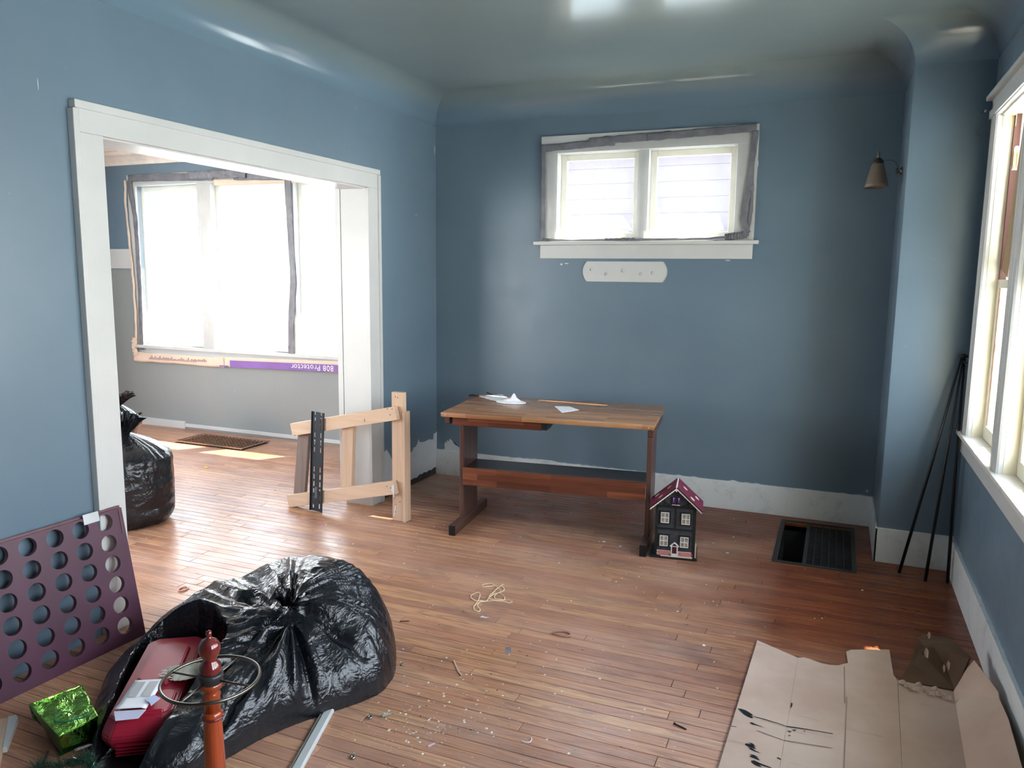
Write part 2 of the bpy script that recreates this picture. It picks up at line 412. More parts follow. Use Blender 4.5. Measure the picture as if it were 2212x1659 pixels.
def board_mesh(mb, cl, x0, x1, y0, y1, rnd):
    g = .0009; c = .0016; h = random.uniform(-.0003, .0004)
    b = mb.b; pts = []
    for (i, z) in ((0, -.018), (0, -c+h), (c, h)):
        pts.append([b.verts.new((x, y, z)) for x, y in ((x0+g+i, y0+g+i), (x1-g-i, y0+g+i), (x1-g-i, y1-g-i), (x0+g+i, y1-g-i))])
    for A, B in zip(pts, pts[1:]):
        for k in range(4): b.faces.new((A[k], A[(k+1) % 4], B[(k+1) % 4], B[k]))
    b.faces.new(pts[-1])
    for r in pts:
        for v in r: v[cl] = (*rnd, 1)
rng = random.Random(5)
boards = []
k = 0
while True:
    y1 = Y0-k*PW; y0 = y1-PW
    if y0 < YB: break
    if y1 > .001: xa, xb = -4.11, -.1
    elif y1 > -4.25: xa, xb = -4.11, XR
    else: xa, xb = 0, XR
    if y1 > .001 and y1 < .06: xb = XR
    cuts = [xa]; x = xa+rng.uniform(.1, .9)
    while x < xb-.15:
        cuts.append(x); x += rng.choice([.45, .7, .9, 1.2, 1.6, 2.1])*rng.uniform(.85, 1.15)
    cuts.append(xb)
    for a, b_ in zip(cuts, cuts[1:]):
        segs = [(a, b_)]
        if k in rows_hole:
            segs = []
            if a < HX0: segs.append((a, min(b_, HX0)))
            if b_ > HX1: segs.append((max(a, HX1), b_))
        for u, v in segs:
            if v-u > .01: boards.append((u, v, y0, y1, (rng.random(), rng.random(), rng.random())))
    k += 1
def board_score(b):
    cx, cy = (b[0]+b[1])/2, (b[2]+b[3])/2
    rel = Vector((cx, cy, 0))-Vector((2.871, -5.3126, 1.58)); d = rel.dot(fw)
    if d < .3: return 0
    u = rel.dot(r2)/d; v = -rel.dot(u2)/d
    if abs(u) > .75 or abs(v) > .56 or cx < -.1 and not (-3.3 < cy < -.9 or cy+2.9 > .35*cx+1.0): return 0
    return (b[1]-b[0])*1.58/d**3
boards.sort(key=board_score, reverse=True)
for i, b_ in enumerate(boards[:298]):
    mb = MB(); cl = mb.b.verts.layers.float_color.new('rnd'); board_mesh(mb, cl, *b_[:4], b_[4])
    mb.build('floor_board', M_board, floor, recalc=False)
mb = MB(); cl = mb.b.verts.layers.float_color.new('rnd')
for b_ in boards[298:]: board_mesh(mb, cl, *b_[:4], b_[4])
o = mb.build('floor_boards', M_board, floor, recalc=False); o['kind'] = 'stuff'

# duct under the near register
mb = MB(); z = -.45
for q in (((HX0, HY0, z), (HX1, HY0, z), (HX1, HY1, z), (HX0, HY1, z)), ((HX0, HY0, z), (HX0, HY0, 0-.02), (HX1, HY0, -.02), (HX1, HY0, z)),
          ((HX0, HY1, z), (HX0, HY1, -.02), (HX1, HY1, -.02), (HX1, HY1, z)), ((HX0, HY0, z), (HX0, HY1, z), (HX0, HY1, -.02), (HX0, HY0, -.02)),
          ((HX1, HY0, z), (HX1, HY1, z), (HX1, HY1, -.02), (HX1, HY0, -.02))): mb.quad(*q)
mb.build('duct', simple('dusty_dark_duct', srgb(22, 22, 22), .8), floor)

# walls
OY0, OY1, OZ = -2.93, -.96, 2.135      # cased opening
mb = MB()
mb.box((-.17, YB, -.02), (0, OY0, ZC0+.02)); mb.box((-.17, OY1, -.02), (0, .63, ZC0+.02)); mb.box((-.17, OY0, OZ), (0, OY1, ZC0+.02))
mb.box((-.17, YB, ZC0+.02), (-.01, .63, 3.1))
wall_left = struct(mb.build('wall_left', M_blue))
WX0, WX1, WZ0, WZ1 = .975, 2.22, 1.82, 2.435
mb = MB()
mb.box((0, .0, -.02), (WX0, .15, ZC0+.02)); mb.box((WX1, 0, -.02), (XR, .15, ZC0+.02)); mb.box((WX0, 0, -.02), (WX1, .15, WZ0)); mb.box((WX0, 0, WZ1), (WX1, .15, ZC0+.02))
mb.box((0, .01, ZC0+.02), (XR, .15, 3.1))
wall_back = struct(mb.build('wall_back', M_blue))
mb = MB(); mb.box((XP, YP, -.02), (XR+.02, .02, ZC0+.02), .006)
struct(mb.build('wall_pilaster', M_blue, smooth=True, angle=40))
WR = [(-1.60, -.92), (-2.41, -1.73), (-3.22, -2.54), (-4.03, -3.35), (-4.84, -4.16)]
mb = MB(); SZ, HZ = .775, 2.36
mb.box((XR, YB, -.02), (XR+.2, .15, SZ)); mb.box((XR, YB, HZ), (XR+.2, .15, 3.1))
ys = [.15, -.92, -1.60, -1.73, -2.41, -2.54, -3.22, -3.35, -4.03, -4.16, -4.84, YB]
for a, b_ in zip(ys[0::2], ys[1::2]): mb.box((XR, b_, SZ), (XR+.2, a, HZ))
wall_right = struct(mb.build('wall_right', M_blue))
mb = MB(); mb.box((-.17, YB-.15, -.02), (XR+.2, YB, 3.1)); struct(mb.build('wall_front', M_blue))
# far room
FX0 = -4.11; FW = (-3.62, -.9, .83, 2.40)
mb = MB()
mb.box((FX0-.15, .48, 1.6), (FW[0], .65, 2.85)); mb.box((FW[1], .48, -.02), (-.17, .65, 2.85))
mb.box((FW[0], .48, 1.6), (FW[0]+.001, .65, 1.601))
mb.box((FW[0], .48, FW[3]), (FW[1], .65, 2.85))
mb.box((FW[0], .48, .7), (FW[1], .65, FW[2]))
wall_far = struct(mb.build('wall_far', M_blue))
mb = MB(); mb.box((FX0-.15, .48, -.02), (FW[0], .65, 1.6)); mb.box((FW[0], .48, -.02), (FW[1], .65, .7)); o = mb.build('lower_wall', M_glare_grey, wall_far)  # zone below the window and rail, painted grey for glare
mb = MB(); x_, X_ = FX0-.15, FX0
mb.box((x_, -4.25, -.02), (X_, -3.3, 2.85)); mb.box((x_, -1.3, -.02), (X_, .5, 2.85)); mb.box((x_, -3.3, -.02), (X_, -1.3, .8)); mb.box((x_, -3.3, 2.3), (X_, -1.3, 2.85)); struct(mb.build('wall_far_left', M_blue))  # unseen window opening, added to brighten the far room
mb = MB(); x_, X_ = -4.4, -4.25
mb.box((FX0-.15, x_, -.02), (-2.7, X_, 2.85)); mb.box((-1.1, x_, -.02), (-.17, X_, 2.85)); mb.box((-2.7, x_, -.02), (-1.1, X_, .75)); mb.box((-2.7, x_, 2.2), (-1.1, X_, 2.85)); struct(mb.build('wall_far_front', M_blue))  # second opening added out of view, lighting the far wall and floor
mb = MB(); mb.box((FX0-.15, -4.4, 2.76), (-.17, .65, 2.85))
cf = struct(mb.build('ceiling_far', M_far_ceil))
mb = MB(); prof = [(0, 2.61), (.012, 2.61), (.02, 2.64), (.05, 2.68), (.085, 2.70), (.09, 2.73), (.12, 2.735), (.12, 2.765), (0, 2.765)]
mb.prism(prof, FX0, -.17, lambda u, v, w: (w, .48-u, v)); mb.prism(prof, -4.25, .48, lambda u, v, w: (FX0+u, w, v))
struct(mb.build('trim_1', M_far_ceil))

# coved ceiling of the main room
poly = [(0, YB, 1, 1), (XR, YB, -1, 1), (XR, YP, -1, -1), (XP, YP, -1, -1), (XP, 0, -1, -1), (0, 0, 1, -1)]
mb = MB(); NS = 20
def ring_pt(v, i):
    th = PI/2*i/NS; d = CR*(1-math.cos(th)); return (v[0]+v[2]*d, v[1]+v[3]*d, ZC0+CR*math.sin(th))
for e in range(6):
    A, B = poly[e], poly[(e+1) % 6]; prev = None
    for i in range(NS+1):
        cur = (mb.b.verts.new(ring_pt(A, i)), mb.b.verts.new(ring_pt(B, i)))
        if prev: mb.b.faces.new((prev[0], prev[1], cur[1], cur[0]))
        prev = cur
mb.b.faces.new([mb.b.verts.new(ring_pt(v, NS)) for v in poly])
struct(mb.build('ceiling', M_ceil, smooth=True, angle=50))
mb = MB(); mb.box((-.2, YB-.15, 3.1), (XR+.25, .7, 3.15)); struct(mb.build('roof', M_dark))

# baseboards
def baseboard(name, lo, hi, mat=M_base):
    mb = MB(); mb.box(lo, hi, .003); return struct(mb.build(name, mat))
baseboard('baseboard_back', (.0, -.016, .0), (XP, 0, .196))
baseboard('baseboard_pilaster_side', (XP-.014, YP-.016, 0), (XP, -.0, .196))
baseboard('baseboard_pilaster', (XP-.014, YP-.016, 0), (XR, YP, .197))
baseboard('baseboard_right', (XR-.018, YB, 0), (XR, YP-.016, .196))
baseboard('baseboard_far', (FX0, .462, 0), (-3.12, .48, .075), M_white)
baseboard('trim_2', (-3.12, .466, .02), (-.17, .48, .055), M_white)
# ragged paint line above the baseboards
def ragged(name, n, amp, f, seed, mat=M_plaster, parent=None):
    r = random.Random(seed); mb = MB(); x = 0; P = []
    pts = []
    for i in range(n+1):
        t = i/n; h = max(0, noise.noise(Vector((t*9, seed, 0)))*amp*1.6+noise.noise(Vector((t*60, seed, 3)))*amp)
        pts.append((t, h+.0008))
    for (t0, h0), (t1, h1) in zip(pts, pts[1:]):
        mb.quad(f(t0, 0), f(t1, 0), f(t1, h1), f(t0, h0))
    return mb.build(name, mat, parent)
ragged('bare_paint_edge', 260, .011, lambda t, h: (t*XP, -.0006, .196+h), 1, parent=wall_back)
ragged('bare_paint_edge', 200, .008, lambda t, h: (XR-.0006, YP-t*3.2, .196+h), 4, parent=wall_right)
# bare plaster patch on the left wall near the corner (outline in y, z)
pl = [(-.837, .335), (-.80, .345), (-.77, .335), (-.74, .345), (-.70, .30), (-.66, .24), (-.60, .235), (-.55, .22), (-.50, .225), (-.46, .235), (-.42, .26), (-.39, .255), (-.36, .285), (-.335, .28), (-.31, .30),
      (-.29, .335), (-.275, .31), (-.25, .30), (-.2, .295), (-.13, .30), (-.06, .285), (-.045, .31), (-.055, .335), (-.03, .325), (-.0, .34), (-.0, .055)]
low = []
for i in range(40):
    t = i/39; y = -t*.83; low.append((y, .055+.016*noise.noise(Vector((t*14, 3, 0)))+.01*noise.noise(Vector((t*50, 3, 0)))-.02*t))
mb = MB(); pp = pl+low[1:]
vs = [mb.b.verts.new((.0012, y, z)) for y, z in pp]; f = mb.b.faces.new(vs); bmesh.ops.triangulate(mb.b, faces=[f])
mb.build('plaster_patch', M_plaster, wall_left)
mb = MB(); mb.quad((.0006, -.83, 0), (.0006, 0, 0), (.0006, 0, .06), (.0006, -.83, .05)); mb.build('broken_gap', M_mortar, wall_left)
pb = [(.075, .196), (.07, .24), (.08, .265), (.095, .25), (.09, .275), (.11, .27), (.115, .29), (.14, .28), (.16, .25), (.2, .23), (.3, .21), (.36, .196)]
mb = MB(); vs = [mb.b.verts.new((x, -.0008, z)) for x, z in pb]; f = mb.b.faces.new(vs); bmesh.ops.triangulate(mb.b, faces=[f]); mb.build('plaster_patch', M_plaster, wall_back)
# chips in the blue paint
def chip(x, y, z, dx, dz, ax, parent):
    mb = MB(); n = 7; vs = []
    for i in range(n):
        a = i*2*PI/n; r = random.uniform(.5, 1); u, v = dx*r*math.cos(a), dz*r*math.sin(a)
        vs.append(mb.b.verts.new((x+u, y, z+v) if ax == 'y' else (x, y+u, z+v)))
    mb.b.faces.new(vs); mb.build('paint_chip', M_plaster, parent)
random.seed(3)
for y, z, a, b_ in ((-.30, 2.0, .03, .002), (-.02, 2.5, .006, .05), (-3.18, 2.28, .002, .03), (-.02, 1.35, .001, .25), (-.4, .2, .02, .002)): chip(.0012, y, z, a, b_, 'x', wall_left)
for x, z, a, b_ in ((2.33, 2.43, .006, .012), (2.34, 2.3, .003, .03), (.06, .55, .004, .004), (2.18, 1.685, .02, .004), (1.02, 1.655, .01, .012), (1.06, 1.66, .02, .006), (3.12, .23, .008, .01)): chip(x, -.0012, z, a, b_, 'y', wall_back)

# cased opening trim
tr = struct(bpy.data.objects.new('trim_3', None)); COL.objects.link(tr)
CO = (-3.05, -.837, 2.246)
mb = MB(); mb.box((0, CO[0], OZ-.008), (.026, CO[1], CO[2]), .003); mb.box((0, CO[0]-.006, CO[2]-.028), (.036, CO[1]+.006, CO[2]+.004), .004); mb.build('head_casing', M_white, tr)
for a, b_, e in ((CO[0], OY0+.004, 0), (OY1-.004, CO[1], 1)):
    mb = MB(); mb.box((0, a, 0), (.026, b_, OZ-.008), .003)
    ed = b_ if e else a
    mb.box((0, ed-.016, 0), (.036, ed+.012, CO[2]-.03), .004); mb.build('side_casing', M_white, tr)
mb = MB(); mb.box((-.19, OY0, OZ-.016), (.004, OY1, OZ+.002)); mb.build('head_jamb', M_white, tr)
mb = MB(); mb.box((-.19, OY1-.003, 0), (.004, OY1+.014, OZ)); mb.build('side_jamb', M_white, tr)
mb = MB(); mb.box((-.19, OY0-.014, 0), (.004, OY0+.003, OZ)); mb.build('side_jamb', M_white, tr)
mb = MB(); mb.box((-.235, OY1-.004, .15), (-.196, OY1+.1, OZ+.06)); mb.build('back_casing', M_white, tr)
mb = MB(); mb.box((-.215, OY0-.12, 0), (-.17, OY0+.004, OZ+.1)); mb.build('back_casing', M_white, tr)

# ------------------------------------------------------------------ back window (window_1)
w1 = struct(bpy.data.objects.new('window_1', None)); COL.objects.link(w1)
CX0, CX1, CZ1 = .86, 2.338, 2.545
def side(name, lo, hi, mat=M_white, bev=.003, par=w1):
    mb = MB(); mb.box(lo, hi, bev); return mb.build(name, mat, par)
side('side_casing', (CX0, -.022, 1.80), (WX0+.01, 0, CZ1-.11)); side('side_casing', (WX1-.01, -.022, 1.80), (CX1, 0, CZ1-.11))
side('head_casing', (CX0, -.024, WZ1-.01), (CX1, 0, CZ1)); side('sill', (.822, -.06, 1.79), (2.372, .06, 1.814)); side('apron', (.86, -.018, 1.695), (2.335, 0, 1.79))
side('mullion', (1.56, -.012, WZ0), (1.635, .14, WZ1))
side('jamb', (WX0-.002, 0, WZ0), (WX0+.014, .15, WZ1)); side('jamb', (WX1-.014, 0, WZ0), (WX1+.002, .15, WZ1)); side('jamb', (WX0, 0, WZ1-.014), (WX1, .15, WZ1)); side('jamb', (WX0, 0, 1.812), (WX1, .15, WZ0+.01))
for a, b_ in ((WX0+.014, 1.56), (1.635, WX1-.014)):
    sh = bpy.data.objects.new('sash', None); sh.parent = w1; COL.objects.link(sh)
    mb = MB(); y0, y1 = .05, .085; z0, z1 = WZ0+.01, WZ1-.014; t = .042
    mb.box((a, y0, z0), (a+t, y1, z1), .004); mb.box((b_-t, y0, z0), (b_, y1, z1), .004); mb.box((a+t, y0, z0), (b_-t, y1, z0+.045), .004); mb.box((a+t, y0, z1-t), (b_-t, y1, z1), .004)
    mb.build('sash_frame', M_cream, sh)
    mb = MB(); mb.quad((a+t, .068, z0+.045), (b_-t, .068, z0+.045), (b_-t, .068, z1-t), (a+t, .068, z1-t)); mb.build('glass_pane', M_glass, sh)
# plastic film taped over it
fm = thing('window_film', 'clear plastic film taped with grey duct tape over the small high window', 'plastic film', (0, -.03, 0))
def wrinkle(x, z, s): return .004*noise.noise(Vector((x*3, z*2, s)))+.0025*noise.noise(Vector((x*13+z*9, z*11, s)))
mb = MB(); mb.grid(80, 40, lambda u, v: (.885+u*1.425, wrinkle(u*1.4, v*.7, 1)+(-.0), 1.822+v*(.67))); mb.build('film_sheet', M_film, fm, smooth=True)
def tape(pts, w0, par, seed, y=-.004, fold=.002, name='tape_strip', mat=None, jag=.004):
    """strip of tape following a line in the x-z plane, with curled wrinkles"""
    mb = MB(); n = 70; pts = [Vector(p) for p in pts]; L = [0]
    for a, b_ in zip(pts, pts[1:]): L.append(L[-1]+(b_-a).length)
    def at(t):
        d = t*L[-1]
        for i in range(len(pts)-1):
            if d <= L[i+1] or i == len(pts)-2:
                return pts[i].lerp(pts[i+1], (d-L[i])/max(1e-6, L[i+1]-L[i])), (pts[i+1]-pts[i]).normalized()
    def f(u, v):
        p, d = at(u); nrm = Vector((-d.y, d.x)); ww = w0*(1+.12*noise.noise(Vector((u*7, seed, 0))))
        q = p+nrm*((v-.5)*ww+jag*noise.noise(Vector((u*12, seed, 5))))
        return (q.x, y-fold*1.6*abs(noise.noise(Vector((u*24, v*2, seed))))-abs(noise.noise(Vector((u*6+v*3, v*1.2, seed+3))))*fold*2, q.y)
    mb.grid(n, 5, f); o = mb.build(name, mat or M_tape, par, smooth=True); solid(o, .0012, 0); return o
tape([(.885, 2.462), (1.4, 2.482)], .048, fm, 1); tape([(1.22, 2.49), (1.78, 2.505)], .05, fm, 2, -.006); tape([(1.62, 2.497), (2.325, 2.517)], .05, fm, 3, -.008)
tape([(.882, 2.49), (.884, 1.9), (.888, 1.82)], .034, fm, 4, -.006); tape([(2.322, 2.5), (2.29, 2.1), (2.27, 1.95), (2.305, 1.86)], .036, fm, 5, -.009, .006); tape([(2.306, 2.5), (2.318, 2.0), (2.3, 1.84)], .02, fm, 6, -.006, .006)
tape([(.89, 1.83), (1.1, 1.817), (1.4, 1.822), (1.62, 1.822), (2.05, 1.825), (2.3, 1.845)], .016, fm, 7, -.006, .005); tape([(1.35, 1.822), (1.56, 1.824)], .024, fm, 8, -.01, .006); tape([(2.16, 1.835), (2.3, 1.85)], .045, fm, 9, -.012, .01)

# peg rack
pr = thing('peg_rack', 'white painted peg board with rounded ogee ends under the high window', 'peg rack', (1.483, 0, 1.535))
def ogee(w_, h_, k=1.0):
    P = []
    for sgn in (1, -1):
        seg = []
        for i in range(13):
            t = i/12; z = t*h_ if sgn > 0 else h_-t*h_
            zz = z/h_; bul = .030*math.sin(PI*zz)**.8 if 0 < zz < 1 else 0
            seg.append((sgn*(w_/2-.034+bul), z))
        P += seg
    return P
mb = MB(); mb.prism(ogee(.61, .141), 0, .008, lambda u, v, q: (u, -q, v)); mb.prism([(u*.985, .004+v*.945) for u, v in ogee(.61, .141)], .008, .014, lambda u, v, q: (u, -q, v)); mb.build('back_board', M_white, pr)
for x, z in ((-.235, .085), (-.128, .052), (-.01, .078), (.118, .056), (.20, .065)):
    mb = MB(); mb.lathe([(.011, 0), (.011, .002), (.007, .004), (.006, .007), (.0, .008)][:4], 16, (x, 0, z), rot=Matrix.Rotation(PI/2, 3, 'X')); o = mb.build('peg_base', M_white, pr, smooth=True); o.location = (0, -.013, 0)

# ------------------------------------------------------------------ far window (window_2)
w2 = struct(bpy.data.objects.new('window_2', None)); COL.objects.link(w2)
x0, x1, z0, z1 = FW
side('side_casing', (x0-.1, .455, z0-.03), (x0+.005, .48, z1+.01), par=w2); side('side_casing', (x1-.005, .455, z0-.03), (x1+.1, .48, z1+.01), par=w2)
side('head_casing', (x0-.1, .453, z1), (x1+.1, .48, z1+.11), par=w2); side('sill', (x0-.12, .43, z0-.03), (x1+.12, .6, z0), par=w2); side('apron', (x0-.1, .46, z0-.12), (x1+.1, .48, z0-.03), par=w2)
muls = [(-2.83, -2.66), (-1.80, -1.70)]
for a, b_ in muls: side('mullion', (a, .462, z0), (b_, .62, z1), par=w2)
edges = [x0, -2.83, -2.66, -1.80, -1.70, x1]
for a, b_ in zip(edges[0::2], edges[1::2]):
    sh = bpy.data.objects.new('sash', None); sh.parent = w2; COL.objects.link(sh)
    mb = MB(); t = .045; zm = z1-.045
    mb.box((a, .53, z0), (a+t, .57, z1), .004); mb.box((b_-t, .53, z0), (b_, .57, z1), .004); mb.box((a+t, .53, z0), (b_-t, .57, z0+.06), .004); mb.box((a+t, .53, z1-.05), (b_-t, .57, z1), .004)
    mb.build('sash_frame', M_cream, sh)
    mb = MB(); mb.quad((a+t, .55, z0+.06), (b_-t, .55, z0+.06), (b_-t, .55, z1-.05), (a+t, .55, z1-.05)); mb.build('glass_pane', M_glass, sh)
fm2 = thing('window_film', 'plastic film over the wide triple window of the far room, with printed cream edge paper', 'plastic film', (0, .448, 0))
mb = MB(); mb.grid(100, 50, lambda u, v: (-3.70+u*2.86, wrinkle(u*2.8, v*1.6, 7)*1.5, .77+v*1.70)); mb.build('film_sheet', M_film, fm2, smooth=True)
tape([(-3.68, 2.478), (-3.1, 2.47), (-2.6, 2.452)], .07, fm2, 11, -.006, .004); tape([(-2.9, 2.475), (-2.5, 2.47), (-2.2, 2.462)], .075, fm2, 12, -.010, .012); tape([(-2.35, 2.46), (-1.9, 2.44), (-.86, 2.42)], .09, fm2, 13, -.007, .004)
tape([(-3.665, 2.46), (-3.655, 2.3), (-3.61, 2.1), (-3.605, 1.4), (-3.625, .78)], .055, fm2, 14, -.008, .005)
tape([(-1.735, 2.43), (-1.72, 2.0), (-1.70, 1.5), (-1.745, 1.1), (-1.75, .80)], .07, fm2, 15, -.008, .005)
M_edge = simple('cream_edge_paper', srgb(226, 204, 184), .7, var=.06)
M_purp = simple('purple_print', srgb(132, 96, 168), .6, var=.12)
tape([(-3.72, 2.46), (-3.73, 2.2), (-3.69, 1.6), (-3.68, 1.0), (-3.70, .82)], .03, fm2, 16, -.010, .006, 'edge_paper', M_edge, .008)
tape([(-3.70, .9), (-3.72, .80), (-3.69, .72)], .07, fm2, 17, -.014, .012, 'edge_paper', M_edge, .01)
tape([(-3.74, .705), (-3.2, .71), (-2.55, .705)], .095, fm2, 18, -.014, .004, 'edge_paper', M_edge)
tape([(-2.62, .712), (-1.7, .73), (-.86, .745)], .10, fm2, 19, -.012, .002, 'edge_paper', M_edge, .003)
tape([(-2.6, 2.40), (-1.0, 2.385)], .055, fm2, 20, -.004, .002, 'edge_paper', M_edge, .003)
mb = MB(); n = 40
mb.grid(30, 1, lambda u, v: (-2.47+u*1.24, -.0255, .70+u*.024+(v-.5)*.066)); o = mb.build('purple_print_band', M_purp, fm2); solid(o, .001, 0)
mb = MB(); mb.grid(4, 1, lambda u, v: (-2.60+u*.10, -.0255, .674+(v-.5)*.012)); o = mb.build('purple_print_mark', M_purp, fm2); solid(o, .001, 0)
M_prt = simple('grey_print', srgb(150, 130, 140), .7, bump=0)
mb = MB(); r = random.Random(8)
for i in range(34):
    x = -3.5+i*.022; h = r.uniform(.004, .03); mb.box((x, -.028, .70), (x+.003, -.022, .70+h))
mb.box((-3.52, -.028, .692), (-2.9, -.022, .696)); mb.build('fine_print', M_prt, fm2)
def letters(s, size, loc, rot, mat, par, name='letter', ext=.0006):
    """one mesh per letter, laid out along the text's own x axis"""
    dg = None; x = 0
    for ch in s:
        if ch == ' ': x += size*.34; continue
        cu = bpy.data.curves.new(name, 'FONT'); cu.body = ch; cu.size = size; cu.extrude = ext; cu.resolution_u = 3
        t = bpy.data.objects.new(name, cu); COL.objects.link(t); bpy.context.view_layer.update()
        me = bpy.data.meshes.new_from_object(t.evaluated_get(bpy.context.evaluated_depsgraph_get())); bpy.data.objects.remove(t)
        me.materials.clear(); me.materials.append(mat); xs = [v.co.x for v in me.vertices]; x0, x1 = min(xs), max(xs)
        for v in me.vertices: v.co.x -= x0
        o = bpy.data.objects.new(name, me); COL.objects.link(o); o.parent = par
        o.rotation_euler = rot; o.location = Vector(loc)+rot.to_matrix() @ Vector((x, 0, 0)); x += (x1-x0)+size*.11
M_ltr = simple('white_print', srgb(244, 236, 244), .6, bump=0)
# upside-down print: turned by 180 degrees about the wall normal
letters('808 Protector', .074, (-1.275, -.0275, .747), (Matrix.Rotation(PI-.02, 4, 'Y') @ Matrix.Rotation(PI/2, 4, 'X')).to_euler(), M_ltr, fm2)
# white trim board left of the far window
mb = MB(); mb.box((FX0, .462, 1.595), (-3.72, .48, 1.79), .002); struct(mb.build('trim_4', M_white))

# ------------------------------------------------------------------ right-hand windows (window_3)
w3 = struct(bpy.data.objects.new('window_3', None)); COL.objects.link(w3)
def molded(y0, y1, z0, z1, name='casing', par=w3):
    """fluted casing on the right wall: stepped profile in y, proud in -x"""
    n = y1-y0; P = [(0, 0), (0, .018), (.006, .026), (n*.30, .028), (n*.36, .018), (n*.42, .027), (n*.58, .027), (n*.64, .018), (n*.70, .028), (n-.006, .026), (n, .018), (n, 0)]
    mb = MB(); mb.prism([(y1-a, b_) for a, b_ in P], z0, z1, lambda u, v, q: (XR-v, u, q)); return mb.build(name, M_white, par)
molded(-.93, -.785, .80, HZ)
for a, b_ in ((-1.74, -1.59), (-2.55, -2.40), (-3.36, -3.21), (-4.17, -4.02), (-4.98, -4.83)): molded(a, b_, .80, HZ, 'mullion')
side('head_casing', (XR-.026, -5.0, HZ-.005), (XR, -.77, 2.45), par=w3); side('head_cap', (XR-.05, -5.02, 2.45), (XR, -.745, 2.472), par=w3)
mb = MB(); mb.prism([(0, 2.38), (.02, 2.385), (.026, 2.395), (.026, 2.38-.02), (0, 2.36)], -5.0, -.77, lambda u, v, q: (XR-.024-u*.4, q, v)); mb.build('head_bead', M_white, w3)
side('stool', (XR-.045, -5.05, .777), (XR+.2, -.735, .80), M_sill, .006, w3); side('apron', (XR-.02, -5.02, .685), (XR, -.755, .777), M_white, .004, w3)
for wi, (a, b_) in enumerate(WR):
    ja = bpy.data.objects.new('window_unit', None); ja.parent = w3; COL.objects.link(ja)
    mb = MB(); mb.box((XR-.002, b_-.012, .80), (XR+.2, b_+.002, HZ)); mb.box((XR-.002, a-.002, .80), (XR+.2, a+.012, HZ)); mb.box((XR-.002, a, HZ-.014), (XR+.2, b_, HZ+.002))
    mb.box((XR+.075, b_-.035, .80), (XR+.085, b_-.012, HZ)); mb.box((XR+.075, a+.012, .80), (XR+.085, a+.035, HZ))
    mb.build('jamb', M_cream, ja)
    def sash(x, zz0, zz1):
        mb = MB(); t = .045; c0, c1 = a+.014, b_-.014
        mb.box((x, c0, zz0), (x+.035, c0+t, zz1), .003); mb.box((x, c1-t, zz0), (x+.035, c1, zz1), .003); mb.box((x, c0+t, zz0), (x+.035, c1-t, zz0+.065), .003); mb.box((x, c0+t, zz1-.04), (x+.035, c1-t, zz1), .003)
        mb.build('sash', M_cream, ja)
        mb = MB(); mb.quad((x+.017, c0+t, zz0+.065), (x+.017, c1-t, zz0+.065), (x+.017, c1-t, zz1-.04), (x+.017, c0+t, zz1-.04)); mb.build('glass_pane', M_glass, ja)
    sash(XR+.045, .802, 1.58)
    if wi > 0: sash(XR+.09, 1.55, HZ-.014)
    else:
        mb = MB(); mb.box((XR+.048, b_-.034, 1.58), (XR+.098, b_-.010, HZ-.014)); mb.build('sash_channel', M_redwood, ja)
        mb = MB(); mb.box((XR+.10, b_-.08, 1.58), (XR+.17, b_-.012, HZ-.014)); mb.build('outer_stop', M_dark, ja)
# peeling red wood strip inside the first pane
mb = MB(); mb.box((XR+.05, -.99, .87), (XR+.055, -.978, 1.54)); mb.build('bare_wood_edge', simple('peeling_red_wood', srgb(168, 112, 96), .7, var=.4, vs=30), w3)
# boards leaning in the open upper half of the first window
b1 = thing('plywood_strip', 'grey-brown plywood strip slanting in the open upper half of the nearest right window', 'board', (XR+.052, -.96, 1.588))
mb = MB(); m_ = Matrix.Rotation(.26, 4, 'X'); mb.box((0, -.15, .04), (.012, 0, .72), .001, m_); mb.build('board', M_ply, b1)
b2 = thing('yellow_board', 'fresh yellow board behind the slanting plywood strip in the right window', 'board', (XR+.080, -1.05, 1.588))
mb = MB(); mb.box((0, -.14, .03), (.018, 0.02, .5), .001, Matrix.Rotation(.10, 4, 'X')); mb.build('board', M_yply, b2)
# bracket and sash plate
t = thing('corner_bracket', 'cream angle bracket in the top corner of the right window frame', 'bracket', (XR+.022, -.932, 2.345))
mb = MB(); mb.box((-.02, -.004, -.055), (.03, 0, 0), .001); mb.box((-.02, -.03, -.004), (.03, 0, 0), .001); mb.box((.028, -.03, -.055), (.03, 0, 0)); mb.build('bracket_plate', M_brass, t)
t = thing('sash_pull', 'cream painted sash pull on the dark red-brown strip of the right window', 'sash pull', (XR+.066, -.934, 2.09))
mb = MB(); P = []
for i in range(13): P.append((.011*math.cos(PI*i/12), .10+.011*math.sin(PI*i/12)))
P += [(-.011, .005), (-.014, 0), (.014, 0), (.011, .005)]
mb.prism(P, 0, .003, lambda u, v, q: (u, -q-.02, v)); mb.build('plate', M_brass, t)
mb = MB(); mb.tube([(-.006, -.024, .012), (-.006, -.032, .02), (-.006, -.032, .08), (0, -.032, .088), (.006, -.032, .08), (.006, -.032, .02), (.006, -.024, .012)], .0022, 6); mb.build('pull_loop', M_brass, t, smooth=True)
